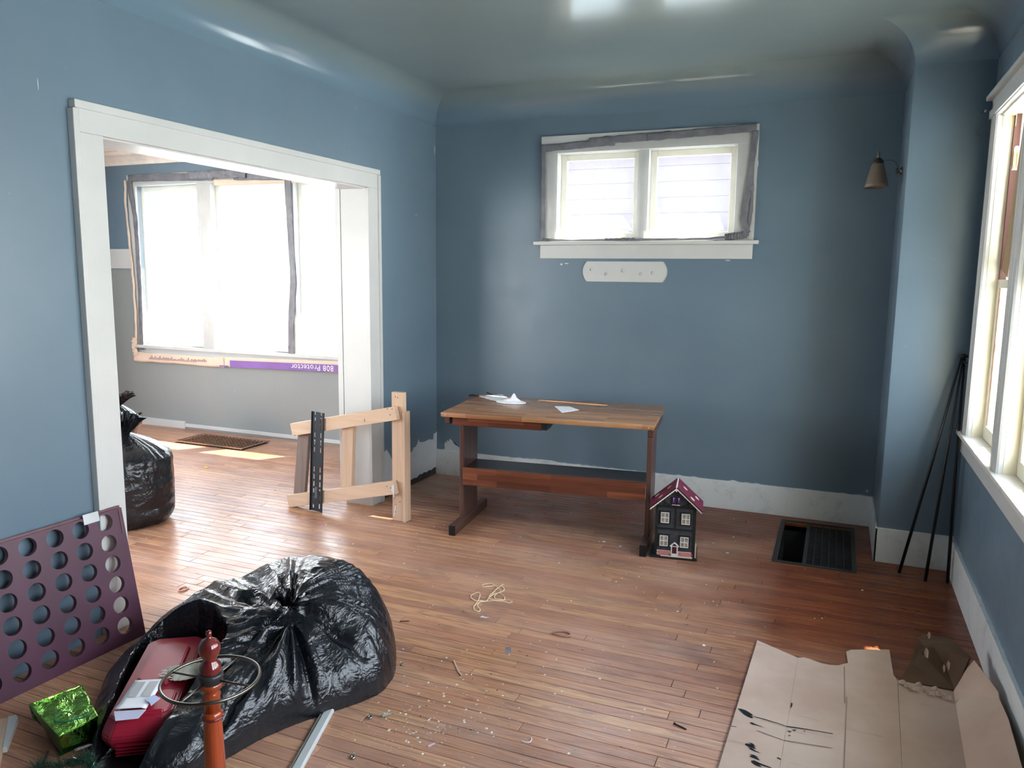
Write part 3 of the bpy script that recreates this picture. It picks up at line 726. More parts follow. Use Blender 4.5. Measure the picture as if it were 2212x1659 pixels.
# curtain rod hooks on the casing edge
t = thing('curtain_rod_bracket', 'metal curtain rod bracket at the top corner of the right window casing', 'curtain bracket', (XR-.028, -.79, 2.40))
mb = MB(); mb.box((-.002, -.01, -.03), (.0, .01, .03)); mb.build('bracket_plate', M_nickel, t)
mb = MB(); mb.box((-.002, 0, -.005), (0, .1, .001), 0, Matrix.Rotation(.35, 4, 'Z')); mb.tube([(-.03, .085, -.003), (-.032, .09, .008), (-.036, .1, .01)], .0022, 6); mb.build('bracket_arm', M_nickel, t)
mb = MB(); mb.lathe([(.004, 0), (.005, .006), (.003, .012)], 10, (-.02, .05, .0)); mb.build('set_screw', M_white, t, smooth=True)
t = thing('curtain_rod_hook', 'thin bent wire curtain hook just below the metal bracket', 'curtain hook', (XR-.028, -.79, 2.31))
mb = MB(); mb.tube([(0, 0, .045), (-.015, .04, .035), (-.035, .085, .02), (-.04, .1, .0), (-.045, .1, -.004), (-.036, .085, -.012), (-.018, .04, -.022), (0, 0, -.03)], .0018, 6); mb.build('wire', M_nickel, t, smooth=True)
# ------------------------------------------------------------------ outside
mb = MB(); mb.quad((-30, -30, -1), (40, -30, -1), (40, 40, -1), (-30, 40, -1)); struct(mb.build('ground', simple('pale_concrete_yard', srgb(196, 200, 198), .9, var=.15, vs=.5)))
M_siding = simple('mauve_siding', srgb(75, 67, 72), .7, var=.03)
nh = thing('neighbouring_house', 'pale siding house seen through the high window', 'house', (2.2, 5.0, -1))
mb = MB()
for i in range(24): mb.prism([(0, 0), (-.009, 0), (-.002, .2), (0, .2)], -3.2, 3.2, lambda u, v, q, i=i: (q, u, i*.2+v))
mb.box((-3.2, 0, 0), (3.2, 3, 4.8)); mb.build('siding', M_siding, nh)
mb = MB(); mb.box((-3.5, -.5, 4.8), (3.5, 3.5, 5.0)); mb.build('eave', simple('tan_eave_paint', srgb(96, 84, 64), .7), nh)
for x0, x1, lb in ((-.27, .35, 'added white block making the bright patch low in the left pane of the high window'), (.80, 1.49, 'added white block making the bright patch low in the right pane of the high window')):
    sh = thing('white_patch_block', lb, 'shed', (x0, 3.6, -1)); wd = x1-x0  # made-up blocks, put in for the bright patches behind the panes
    mb = MB(); mb.box((0, 0, 0), (wd, .9, 3.15)); mb.prism([(-.1, 3.15), (.45, 3.3), (1.0, 3.15)], -.03, wd+.03, lambda u, v, q: (q, u, v)); mb.build('shed_body', M_white, sh)
# eaves added out of view to block sun; a cut notch lets one spot in
ev = struct(bpy.data.objects.new('sun_blocking_eaves', None)); COL.objects.link(ev)
mb = MB(); mb.box((XR+.2, -8, 2.6), (4.25, 1, 2.68)); mb.box((4.25, -8, 2.6), (4.315, -.275, 2.68)); mb.box((4.25, -.205, 2.6), (4.315, 1, 2.68)); mb.build('sun_blocker', M_white, ev)
mb = MB(); mb.box((-.17, .15, 2.6), (4.3, .34, 2.68)); mb.box((-5.5, .65, 2.6), (-.17, 1.30, 2.68)); mb.build('sun_blocker', M_white, ev)

# ================================================================== OBJECTS
# ------------------------------------------------------------------ desk
DZ = .774; DL, DD, DT = 1.242, .687, .028
dk = thing('trestle_desk', 'brown butcher-block desk with trestle legs standing before the back wall', 'desk', (1.337, -.947, 0), .118)
mb = MB(); mb.box((-DL/2, -DD/2, DZ-DT), (DL/2, DD/2, DZ), .008); mb.build('desktop', M_desk, dk, angle=30)
for sgn in (-1, 1):
    X = sgn*(DL/2-.045)
    mb = MB(); mb.box((X-.014, -.10, .06), (X+.014, .17, DZ-DT-.05), .003); mb.build('leg_panel', M_deskd, dk)
    mb = MB(); P = [(-.27, 0), (-.27, .045), (-.255, .065), (.355, .065), (.37, .045), (.37, 0)]
    mb.prism(P, X-.018, X+.018, lambda u, v, q: (q, u, v)); mb.build('foot', M_deskx, dk)
    mb = MB(); mb.prism([(-.29, DZ-DT), (-.29, DZ-DT-.045), (-.28, DZ-DT-.052), (.28, DZ-DT-.052), (.29, DZ-DT-.045), (.29, DZ-DT)], X-.014+sgn*.022, X+.014+sgn*.022, lambda u, v, q: (q, u, v)); mb.build('top_cleat', M_deskx, dk)
    mb = MB(); mb.box((X-.020, -.276, .004), (X+.020, -.264, .066), .003); mb.build('foot_cap', M_black, dk)
XI = DL/2-.06
mb = MB(); mb.box((-XI, -.10, .368), (XI, .15, .386)); mb.build('shelf', M_shelf, dk)
mb = MB(); mb.box((-XI, -.122, .282), (XI, -.10, .392), .003); mb.build('front_rail', M_deskf, dk)
mb = MB(); mb.box((-XI, -.30, DZ-DT-.052), (-.02, .02, DZ-DT-.004), .002); mb.build('tray', M_deskf, dk)
mb = MB(); mb.prism([(-.30, 0), (-.30, -.046), (-.2, -.046), (-.06, -.022), (.02, -.022), (.02, 0)], -.02, .012, lambda u, v, q: (q, u, DZ-DT-.002+v)); mb.build('tray_bracket', M_black, dk)
mb = MB()
for x in (-DL/2+.03, DL/2-.03): mb.lathe([(.004, 0), (.004, .002)], 10, (x, -DD/2, DZ-DT/2), rot=Matrix.Rotation(PI/2, 3, 'X'))
o = mb.build('plugs', M_pine, dk); o['kind'] = 'stuff'
def on_desk(x, y):  # world point on the desktop
    return (x, y, DZ+.0005)
def sheet(f, nu, nv, t=.0006):
    mb = MB(); mb.grid(nu, nv, f); return mb
# envelope on the right of the desktop
t = thing('envelope', 'white sealed envelope lying alone near the front edge of the desktop', 'envelope', on_desk(1.385, -.955))
q = [Vector((-.085, .075)), Vector((.005, .105)), Vector((.105, -.02)), Vector((.03, -.115))]
def bil(u, v): return (q[0]*(1-u)+q[1]*u)*(1-v)+(q[3]*(1-u)+q[2]*u)*v
def fe(u, v):
    p = bil(u, v); return (p.x, p.y, .001+.012*max(0, u-.5)*v+.002*math.sin(PI*u))
mb = MB(); mb.grid(12, 12, fe); o = mb.build('envelope_sheet', M_paper, t, smooth=True); solid(o, .0012, 1)
# long paper sheet
t = thing('paper_sheet', 'long white paper sheet lying beside the scissors on the desktop', 'paper', on_desk(.84, -.76))
q2 = [Vector((-.13, .02)), Vector((-.02, .17)), Vector((.11, .0)), Vector((.05, -.10))]
def fp(u, v):
    p = (q2[0]*(1-u)+q2[1]*u)*(1-v)+(q2[3]*(1-u)+q2[2]*u)*v
    return (p.x, p.y, .001+.006*abs(noise.noise(Vector((u*3, v*4, 2)))))
mb = MB(); mb.grid(14, 14, fp); o = mb.build('sheet', M_paper, t, smooth=True); solid(o, .0008, 1)
t = thing('crumpled_tissue', 'crumpled white tissue with a raised peak on the desktop', 'tissue', on_desk(1.0, -.86))
def ft(u, v):
    x, y = (u-.5)*.20, (v-.5)*.13; r = math.hypot(x/.1, y/.065)
    h = max(0, 1-r)*(.022+.03*noise.noise(Vector((x*30, y*40, 4))))+.045*math.exp(-(((x-.02)/.016)**2+((y)/.02)**2))+.004
    k = min(1, 1.0/max(r, 1e-3)); return (x*k, y*k, max(.001, h if r < 1 else .001))
mb = MB(); mb.grid(36, 28, ft); o = mb.build('tissue', M_paper, t, smooth=True)
# scissors
t = thing('scissors', 'dark-handled scissors at the left end of the desktop', 'scissors', on_desk(.73, -.735), .35)
for sg in (-1, 1):
    mb = MB(); mb.tube([(-.06+.022*math.cos(a), sg*.02+.016*math.sin(a), .006) for a in [i*2*PI/16 for i in range(16)]], .0035, 6, closed=True); mb.tube([(-.04, sg*.014, .006), (-.012, 0, .005)], .004, 6); mb.build('handle', M_black, t, smooth=True)
    mb = MB(); mb.prism([(-.015, -.006), (.0, .006), (.07, .0012*sg), (.07, 0)], .003, .005, lambda u, v, w_: (u, v*1.0, w_)); mb.build('blade', M_chrome, t)
t = thing('pen', 'dark red pen lying behind the white paper on the desktop', 'pen', on_desk(.74, -.62), -.75)
mb = MB(); mb.tube([(-.05, 0, .005), (-.045, 0, .005), (.05, 0, .005), (.062, 0, .005)], [.004, .005, .0045, .001], 8); mb.build('barrel', simple('dark_red_plastic', srgb(60, 18, 20), .3), t, smooth=True)
mb = MB(); mb.box((-.055, -.0015, .0095), (-.02, .0015, .0105)); mb.build('clip', M_black, t)
t = thing('bent_wire', 'thin bent brown wire in front of the scissors on the desktop', 'wire', on_desk(.69, -.80), .2)
mb = MB(); mb.tube([(-.045, -.008, .002), (-.05, 0, .004), (-.03, .012, .006), (.02, .008, .004), (.07, .0, .002)], .0018, 6); mb.build('wire', simple('brown_wire', srgb(120, 70, 50), .5), t, smooth=True)

# ------------------------------------------------------------------ dollhouse
dh = thing('dollhouse', 'small black dollhouse with spotted maroon roof on the floor beside the desk', 'dollhouse', (2.108, -1.095, 0), .148)
M_dtim = simple('dollhouse_dark_green_timber', srgb(16, 28, 28), .5); M_dwall = simple('dollhouse_charcoal_wall', srgb(62, 62, 68), .8, var=.3, vs=60)
M_roof = simple('maroon_roof_card', srgb(120, 38, 66), .5, var=.12); M_spot = simple('cream_spot', srgb(232, 208, 190), .6); M_dw = simple('dollhouse_white', srgb(238, 232, 226), .5)
M_door = simple('plum_door', srgb(78, 24, 44), .4); M_blueb = simple('dark_blue_shutter', srgb(36, 32, 96), .5); M_pinkb = simple('pink_brick', srgb(196, 108, 104), .8, var=.35, vs=200)
M_curt = simple('grey_lace_curtain', srgb(150, 144, 132), .9, var=.45, vs=90)
W, D, H1, AP = .218, .17, .300, .415
mb = MB(); mb.box((-.135, -.02, 0), (.125, D+.02, .012), .002); mb.build('base_board', M_dtim, dh)
mb = MB(); mb.box((.10, .0, .012), (.12, D, .04)); mb.build('step_block', M_pine, dh)
mb = MB(); mb.prism([(-W/2, .012), (W/2, .012), (W/2, H1), (0, AP-.02), (-W/2, H1)], 0, D, lambda u, v, q: (u, q, v)); mb.build('body', M_dwall, dh)
mb = MB(); y0, y1 = -.004, .001
for x0, x1, z0, z1 in ((-W/2-.003, -W/2+.012, .012, H1), (W/2-.012, W/2+.003, .012, H1), (-W/2, W/2, H1-.008, H1+.006), (-W/2, W/2, .165, .175), (-.005, .005, .175, H1-.006), (-.07, -.062, H1, H1+.034), (.062, .07, H1, H1+.034)): mb.box((x0, y0, z0), (x1, y1, z1))
for sg in (-1, 1): mb.bar((sg*.075, -.0015, H1+.028), (sg*.035, -.0015, H1+.006), .005, .005)
mb.build('timber_frame', M_dtim, dh)
for x, z in ((-.058, .205), (.056, .205), (-.06, .07), (.053, .07)):
    wf = bpy.data.objects.new('window', None); COL.objects.link(wf); wf.parent = dh
    mb = MB(); mb.box((x-.031, -.007, z-.008), (x+.031, .0, z+.068)); mb.build('surround', M_dtim, wf)
    mb = MB(); mb.box((x-.021, -.0085, z+.001), (x+.021, -.0068, z+.059)); mb.build('curtain', M_curt, wf)
    mb = MB(); a, b_, c0, c1, g = x-.023, x+.023, z-.001, z+.061, .004
    for q_ in ((a, c0, a+g, c1), (b_-g, c0, b_, c1), (a, c0, b_, c0+g), (a, c1-g, b_, c1), (x-g/2, c0, x+g/2, c1), (a, (c0+c1)/2-g/2, b_, (c0+c1)/2+g/2)): mb.box((q_[0], -.011, q_[1]), (q_[2], -.0085, q_[3]))
    mb.build('muntins', M_dw, wf)
mb = MB(); mb.box((-.019, -.014, .012), (-.013, 0, .072)); mb.box((.013, -.014, .012), (.019, 0, .072)); mb.box((-.019, -.014, .012), (.019, 0, .03))
for sg in (-1, 1): mb.bar((sg*.024, -.008, .072), (0, -.008, .094), .016, .005)
mb.box((-.015, -.012, .070), (.015, -.002, .074)); mb.build('door_surround', M_dw, dh)
mb = MB(); mb.box((-.013, -.009, .03), (.013, -.002, .071)); mb.build('door', M_door, dh)
mb = MB(); mb.box((-.1, -.003, .012), (-.02, .0005, .042)); mb.box((.02, -.003, .012), (.093, .0005, .042)); mb.build('mortar', M_dw, dh)
mb = MB()
for i in range(4):
    for j in range(14):
        x = -.098+j*.0145+(i % 2)*.007
        if abs(x+.006) < .024 or x > .092: continue
        mb.box((x, -.005, .0135+i*.007), (x+.0122, .0005, .0135+i*.007+.0050))
o = mb.build('brick_courses', M_pinkb, dh); o['kind'] = 'stuff'
mb = MB(); mb.box((-.075, -.018, .012), (.10, -.005, .015)); mb.build('pale_doorstep', M_spot, dh)
for sg in (-1, 1):
    e = Vector((sg*.142, 0, H1-.012)); a = Vector((0, 0, AP)); d = (a-e).normalized(); nrm = Vector((-d.z*sg, 0, d.x*sg)) * (-1)
    if nrm.z < 0: nrm = -nrm
    rs = bpy.data.objects.new('roof_slope', None); COL.objects.link(rs); rs.parent = dh
    mb = MB(); P = [e, a, a+nrm*.007, e+nrm*.007]; vs = [[mb.b.verts.new((p.x, y, p.z)) for p in P] for y in (-.03, D+.01)]
    for k in range(4): mb.b.faces.new((vs[0][k], vs[0][(k+1) % 4], vs[1][(k+1) % 4], vs[1][k]))
    mb.b.faces.new(vs[0]); mb.b.faces.new(vs[1][::-1]); mb.build('roof_card', M_roof, rs)
    for u, y in ((.42, .02), (.72, .09), (.25, .12)):
        c = e.lerp(a, u)+nrm*.0075; mb = MB(); vs = [mb.b.verts.new((c.x+d.x*.016*math.cos(k*PI/10), y+.018*math.sin(k*PI/10), c.z+d.z*.016*math.cos(k*PI/10))) for k in range(20)]; mb.b.faces.new(vs); o = mb.build('spot', M_spot, rs)
        o.location = nrm*.0006
    mb = MB(); n = 11; prev = None
    for k in range(n*6+1):
        t_ = k/(n*6); p = e.lerp(a, t_); dep = .006+.003*abs(math.sin(t_*n*PI)); cur = [mb.b.verts.new((p.x, y, p.z-dz)) for y, dz in ((-.034, -.001), (-.030, -.001), (-.030, dep), (-.034, dep))]
        if prev:
            for j in range(4): mb.b.faces.new((prev[j], prev[(j+1) % 4], cur[(j+1) % 4], cur[j]))
        prev = cur
    mb.build('scalloped_bargeboard', M_dw, dh)
    mb = MB(); mb.box((e.x-.002, -.036, e.z-.0), (e.x+.002, D+.01, e.z+.006)); mb.bar((e.x, -.033, e.z+.004), (0, -.033, AP+.004), .006, .004); mb.build('roof_edge', M_dtim, dh)
mb = MB(); mb.prism([(-.0035, AP-.02), (-.004, AP+.01), (0, AP+.035), (.0035, AP+.01), (.003, AP-.02)], -.036, -.03, lambda u, v, q: (u, q, v)); mb.prism([(-.006, AP+.001), (0, AP+.012), (.006, AP+.001)], -.03, D, lambda u, v, q: (u, q, v)); mb.build('ridge_finial', M_dw, dh)
for sg in (-1, 1):
    shu = bpy.data.objects.new('shutter', None); COL.objects.link(shu); shu.parent = dh
    mb = MB(); mb.box((sg*.014-.012, -.006, H1+.018), (sg*.014+.012, -.001, H1+.060), .001); mb.build('shutter_frame', M_door, shu)
    mb = MB(); mb.box((sg*.014-.009, -.008, H1+.021), (sg*.014+.009, -.006, H1+.057)); mb.build('shutter_panel', M_blueb, shu)
    mb = MB()
    for z_, r_ in ((.049, .004), (.040, .0025), (.031, .002)): mb.lathe([(r_, 0), (r_, .0006)], 6, (sg*.014, -.008, H1+z_), rot=Matrix.Rotation(PI/2, 3, 'X'))
    mb.build('star_marks', M_spot, shu)['kind'] = 'stuff'
mb = MB(); mb.box((-.022, -.012, H1+.010), (.022, -.001, H1+.016)); mb.build('window_box', M_door, dh)
mb = MB()
for i in range(9): mb.lathe([(.0005, 0), (.003, .002), (.003, .004), (.0005, .006)], 6, (-.021+i*.005, -.011, H1+.009+.002*(i % 2)))
mb.build('flowers', M_dw, dh)['kind'] = 'stuff'

# ------------------------------------------------------------------ floor registers
def register(name, label, x0, x1, y0, y1, bx, by, mat, open_to=None, z=.0):
    t = thing(name, label, 'floor vent', (x0, y0, z)); w_, h_ = x1-x0, y1-y0; f = .024
    mb = MB(); mb.box((0, 0, 0), (w_, f, .006), .001); mb.box((0, h_-f, 0), (w_, h_, .006), .001); mb.box((0, f, 0), (f, h_-f, .006), .001); mb.box((w_-f, f, 0), (w_, h_-f, .006), .001); mb.build('frame', mat, t)
    gx0 = f if open_to is None else open_to
    if open_to: mb = MB(); mb.box((gx0-.016, f, -.004), (gx0+.004, h_-f, .005), .001); mb.build('middle_bar', mat, t)
    for i in range(1, bx):
        x = gx0+(w_-f-gx0)*i/bx; mb = MB(); mb.box((x-.0025, f, -.010), (x+.0025, h_-f, .003)); mb.build('long_bar', mat, t)
    for j in range(1, by):
        y = f+(h_-2*f)*j/by; mb = MB(); mb.box((gx0, y-.0025, -.012), (w_-f, y+.0025, .001)); mb.build('cross_bar', mat, t)
    return t
register('floor_register', 'dark iron floor register with its left section missing, near the pilaster', 2.62, 3.058, -.915, -.10, 6, 17, M_iron, .175)
tg = register('floor_register', 'brown floor register under the triple window of the far room', -2.73, -1.93, -.06, .315, 18, 9, M_brownmetal, z=.013)
mb = MB(); mb.box((.01, .01, -.0125), (.79, .365, -.0115)); mb.build('dark_backing', M_dark, tg)

# ------------------------------------------------------------------ timber frame with steel bracket
fr = thing('lumber_frame', 'upright frame of pale pine studs screwed together, standing in the wide opening', 'wood frame', (0, -1.2, 0))
def stud(name, p, q, mat, wid=.085, th=.038, bev=.003):
    mb = MB(); mb.bar(p, q, wid, th, bev, ref=(0, -1, 0)); return mb.build(name, mat, fr)
stud('rail', (-.44, .0, .535), (.37, .0, .712), M_pine); stud('rail', (-.487, .0, .036), (.355, .0, .232), M_pine)
stud('stud', (.355, .042, .002), (.358, .042, .838), M_pinev); stud('stud', (.402, .052, .0), (.402, .052, .715), M_pinev, .02, .07)
stud('stud', (-.045, .04, .11), (-.015, .04, .62), M_pinev); stud('plank', (-.43, .04, .05), (-.37, .04, .55), M_grey_ply, .09, .03)
mb = MB(); r = random.Random(4)
for x, z in ((.31, .735), (.345, .738), (.33, .70), (.30, .235), (.33, .228), (.345, .20), (.14, .655), (.14, .645), (-.41, .50), (.325, .15), (.34, .11), (.345, .81), (.36, .805), (.37, .13), (.335, .06), (-.02, .5), (-.02, .43), (-.03, .3)):
    yy = .0225 if (z < .17 or z > .78 or -.1 < x < 0) else -.0195
    mb.lathe([(.0032, 0), (.0032, .0012)], 8, (x, yy, z), rot=Matrix.Rotation(PI/2, 3, 'X'))
mb.build('screw_heads', M_black, fr)['kind'] = 'stuff'
mb = MB(); mb.prism([(.338, .272), (.352, .285), (.356, .235), (.35, .195), (.345, .23), (.334, .245)], -.024, -.019, lambda u, v, q: (u, q, v-.03)); mb.build('plaster_smear', M_plaster, fr)
mb = MB(); mb.prism([(.322, .03), (.33, .09), (.345, .12), (.338, .08), (.328, .03)], .0215, .0228, lambda u, v, q: (u, q, v)); mb.build('plaster_smear', M_plaster, fr)
tb = thing('slotted_bracket', 'dark slotted steel wall-mount plate leaning on the pine frame', 'bracket', (-.248, -1.225, 0.002), 0, rot=(0, .055, 0))
mb = MB(); PWD, PH = .095, .675
xs = [-PWD/2, -.029, -.019, .019, .029, PWD/2]
mb.box((xs[0], -.0015, 0), (xs[1], .0015, PH)); mb.box((xs[2], -.0015, 0), (xs[3], .0015, PH)); mb.box((xs[4], -.0015, 0), (xs[5], .0015, PH))
for a, b_ in ((xs[1], xs[2]), (xs[3], xs[4])):
    z = 0; k = 0
    while z < PH-.001:
        z2 = min(PH, z+(.10 if abs(z-.30) < .03 else .0165 if k else .02)); mb.box((a, -.0015, z), (b_, .0015, z2)); z = z2+.0335; k += 1
mb.build('slotted_plate', M_bracket, tb)
for x in (-PWD/2, PWD/2-.003): mb = MB(); mb.box((x, -.012, 0), (x+.003, .0, PH)); mb.build('flange', M_bracket, tb)
mb = MB(); mb.box((-.012, -.004, .09), (.006, -.0015, .165), .002); mb.box((-.006, -.0065, .10), (0, -.004, .155)); mb.build('level_slide', simple('grey_level_slide', srgb(96, 104, 110), .4), tb)

# ------------------------------------------------------------------ wall sconce
sc = thing('wall_sconce', 'bell-shaped wall lamp on a curved arm on the side of the pilaster', 'wall lamp', (XP, -.3, 2.185))
mb = MB(); mb.lathe([(.022, 0), (.022, .004), (.018, .010), (.010, .014), (.008, .018)], 24, rot=Matrix.Rotation(-PI/2, 3, 'Y')); mb.build('backplate', M_nickel, sc, smooth=True)
arc = [(-.014, 0, 0), (-.024, 0, 0)]+[(-.024-.042*(1-math.cos(a)), 0, .01+.052*math.sin(a)) for a in [i*PI/16 for i in range(9)]]+[(-.085, 0, .062), (-.116, 0, .060)]
mb = MB(); mb.tube(arc, .0028, 8); mb.tube([(-.027, 0, -.016), (-.027, 0, .016)], .006, 10); mb.build('arm', M_nickel, sc, smooth=True)
mb = MB(); mb.lathe([(.006, .114), (.0075, .112), (.0075, .078), (.006, .076)], 16, (-.128, 0, 0)); mb.build('socket_stem', M_nickel, sc, smooth=True)
mb = MB(); mb.lathe([(.006, .078), (.016, .074), (.026, .062), (.030, .050), (.030, .046), (.0, .046)][:5], 28, (-.128, 0, 0)); mb.build('shade_cap', M_iron, sc, smooth=True)
mb = MB(); pr_ = [(.029, .05), (.034, .038), (.040, .018), (.046, -.006), (.053, -.032), (.060, -.062), (.064, -.084)]
mb.lathe(pr_+[(r_-.002, z_) for r_, z_ in pr_[::-1]], 36, (-.128, 0, -.006), cap=False); mb.build('shade', M_shade, sc, smooth=True)
mb = MB(); mb.tube([(-.128+.0305*math.cos(i*2*PI/24), .0305*math.sin(i*2*PI/24), .048) for i in range(24)], .0014, 6, closed=True); mb.build('shade_ring', M_chrome, sc, smooth=True)

# ------------------------------------------------------------------ black three-legged stand in the corner
ts = thing('tripod_stand', 'thin black metal tripod leaning in the corner between pilaster and right window', 'tripod', (3.40, -.80, 0))
apex = Vector((.088, .068, 1.185))
for p in ((-.132, -.026), (-.014, -.097), (.092, -.075)):
    mb = MB(); d = Vector((p[0], p[1], .006)); mb.tube([d, d.lerp(apex, .55), apex+Vector((p[0]*.06, p[1]*.06, 0))], [.0085, .0075, .005], 8); mb.build('leg', M_black, ts, smooth=True)
mb = MB(); mb.lathe([(.006, -.02), (.012, -.012), (.022, -.004), (.024, .002), (.018, .008), (.004, .012)], 20, apex); mb.build('top_knob', M_black, ts, smooth=True)
mb = MB(); mb.tube([apex+Vector((.0, -.01, -.025)), apex+Vector((.02, -.06, -.045))], .006, 8); mb.build('hook', M_black, ts, smooth=True)

# ------------------------------------------------------------------ big game board with round holes
gb = thing('hole_board', 'large purple-brown game board with rows of round holes leaning beside the opening', 'game board', (0, 0, 0))
Bo = Vector((.1671, -2.9832, .0007)); dv = Vector((-.0491, -.9988, -.00145)); uv = Vector((-.1890, .0079, .9819)); nv = dv.cross(uv).normalized()
if nv.x < 0: nv = -nv
def gp(a, b_, c): return Bo+dv*a+uv*b_+nv*c
def holed_panel(u_off, v_off, c0, c1, hh, cols=7, rows=6, R=.0355):
    mb = MB(); s_, sj, off, ov, H_ = .1101, .0901, .0871, .0433, .5695
    wd = off*2+s_*(cols-1); us = [off+s_*i for i in range(cols)]; vs_ = [H_-ov-sj*j for j in range(rows)]
    n = 32; ub = [0]+[off+s_*(i+.5) for i in range(cols-1)]+[wd]; vb = [H_+hh]+[H_-ov-sj*(j+.5) for j in range(rows-1)]+[H_-ov-sj*(rows-.5)]
    def P(a, b_, c): return gp(a+u_off, b_+v_off, c)
    for i, uc in enumerate(us):
        for j, vc in enumerate(vs_):
            a0, a1, b1, b0 = ub[i], ub[i+1], vb[j], vb[j+1]; circ = []; sq = []
            for k in range(n):
                t_ = 2*PI*(k+.5)/n; cx, cy = math.cos(t_), math.sin(t_)
                tx = ((a1-uc) if cx > 0 else (a0-uc))/cx if abs(cx) > 1e-6 else 1e9; ty = ((b1-vc) if cy > 0 else (b0-vc))/cy if abs(cy) > 1e-6 else 1e9
                tt = min(tx, ty); circ.append((uc+R*cx, vc+R*cy)); sq.append((uc+tt*cx, vc+tt*cy, tx < ty))
            for c, fl in ((c0, 0), (c1, 1)):
                V = [mb.b.verts.new(P(*q, c)) for q in circ]; S = [mb.b.verts.new(P(q[0], q[1], c)) for q in sq]
                for k in range(n):
                    m2 = (k+1) % n; fs = [V[k], S[k], S[m2], V[m2]]
                    if sq[k][2] != sq[m2][2]:
                        cu_ = a1 if (circ[k][0]+circ[m2][0])/2 > uc else a0; cv_ = b1 if (circ[k][1]+circ[m2][1])/2 > vc else b0
                        fs = [V[k], S[k], mb.b.verts.new(P(cu_, cv_, c)), S[m2], V[m2]]
                    mb.b.faces.new(fs)
            A = [mb.b.verts.new(P(*q, c0)) for q in circ]; B = [mb.b.verts.new(P(*q, c1)) for q in circ]
            for k in range(n): mb.b.faces.new((A[k], A[(k+1) % n], B[(k+1) % n], B[k]))
    vb0 = vb[-1]
    for a, b_ in (((0, vb0), (0, vb[0])), ((0, vb[0]), (wd, vb[0])), ((wd, vb[0]), (wd, vb0))): mb.quad(P(*a, c0), P(*b_, c0), P(*b_, c1), P(*a, c1))
    lo = [(0, vb0), (wd, vb0), (wd, .0015*wd-v_off), (0, 0)]
    mb.quad(*[P(*q, c1) for q in lo]); mb.quad(*[P(*q, c0) for q in lo]); mb.quad(P(*lo[2], c0), P(*lo[3], c0), P(*lo[3], c1), P(*lo[2], c1)); mb.quad(P(*lo[0], c0), P(*lo[3], c0), P(*lo[3], c1), P(*lo[0], c1)); mb.quad(P(*lo[1], c0), P(*lo[2], c0), P(*lo[2], c1), P(*lo[1], c1))
    return mb
holed_panel(0, 0, -.010, 0, 0).build('front_panel', M_purple, gb)
holed_panel(0, 0, -.020, -.0105, .010).build('back_panel', M_purple2, gb)
mb = MB()
m_ = Matrix((dv, uv, nv)).transposed().to_4x4(); m_.translation = Bo
mb.box((.012, .46, 0), (.018, .565, .003), .001, m_); mb.build('edge_groove_strip', M_purple2, gb)
t = thing('tape_scrap', 'shiny tape scrap on the top edge of the holed game board', 'tape', gp(.145, .572, .002))
mb = MB(); mb.box((-.035, -.03, 0), (.035, .012, .001), 0, m_.to_3x3().to_4x4()); mb.build('tape', M_scrap, t)

# ------------------------------------------------------------------ newel-like post with steel ring
ph = thing('turned_post', 'turned cherry-wood post with a spoked metal ring in the foreground', 'turned post', (1.551, -4.0, 0))
mb = MB(); mb.lathe([(.026, 0), (.026, .36), (.024, .42), (.0215, .505), (.0205, .515), (.024, .520), (.0245, .525), (.0215, .531), (.020, .538)], 36); mb.build('shaft', M_mahog, ph, smooth=True)
mb = MB(); mb.lathe([(.020, .538), (.0195, .575), (.022, .580), (.0185, .584), (.0185, .592), (.0255, .597), (.0265, .603), (.0255, .612)], 36); mb.build('upper_shaft', M_mahog, ph, smooth=True)
mb = MB(); mb.lathe([(.026, .610), (.0275, .612), (.0275, .622), (.0295, .624), (.0295, .632), (.026, .635)], 36); mb.build('metal_collar', M_darkcollar, ph, smooth=True)
mb = MB(); mb.lathe([(.0245, .634), (.0255, .642), (.0245, .652), (.0185, .662), (.0155, .667), (.0165, .672), (.0225, .682), (.0255, .694), (.0235, .706), (.017, .715), (.009, .720), (.0062, .722), (.0055, .727), (.0072, .731), (.0060, .737), (.001, .740)], 36); mb.build('finial', M_mahogd, ph, smooth=True)
mb = MB(); mb.tube([(.111*math.cos(i*2*PI/72), .111*math.sin(i*2*PI/72), .617) for i in range(72)], .0042, 10, closed=True); mb.build('ring', M_pewter, ph, smooth=True)
for k in range(4):
    a = .12+k*PI/2; c, s_ = math.cos(a), math.sin(a)
    mb = MB(); mb.tube([(.024*c, .024*s_, .617), (.109*c, .109*s_, .617)], .0026, 8); mb.build('spoke', M_pewter, ph, smooth=True)
mb = MB(); mb.lathe([(.0265, .520), (.0272, .523), (.0262, .526)], 30); mb.build('bead', M_mahogd, ph, smooth=True)
mb = MB(); mb.lathe([(.12, 0), (.125, .012), (.11, .022), (.05, .032), (.028, .05)], 40); mb.build('base', M_mahog, ph, smooth=True)

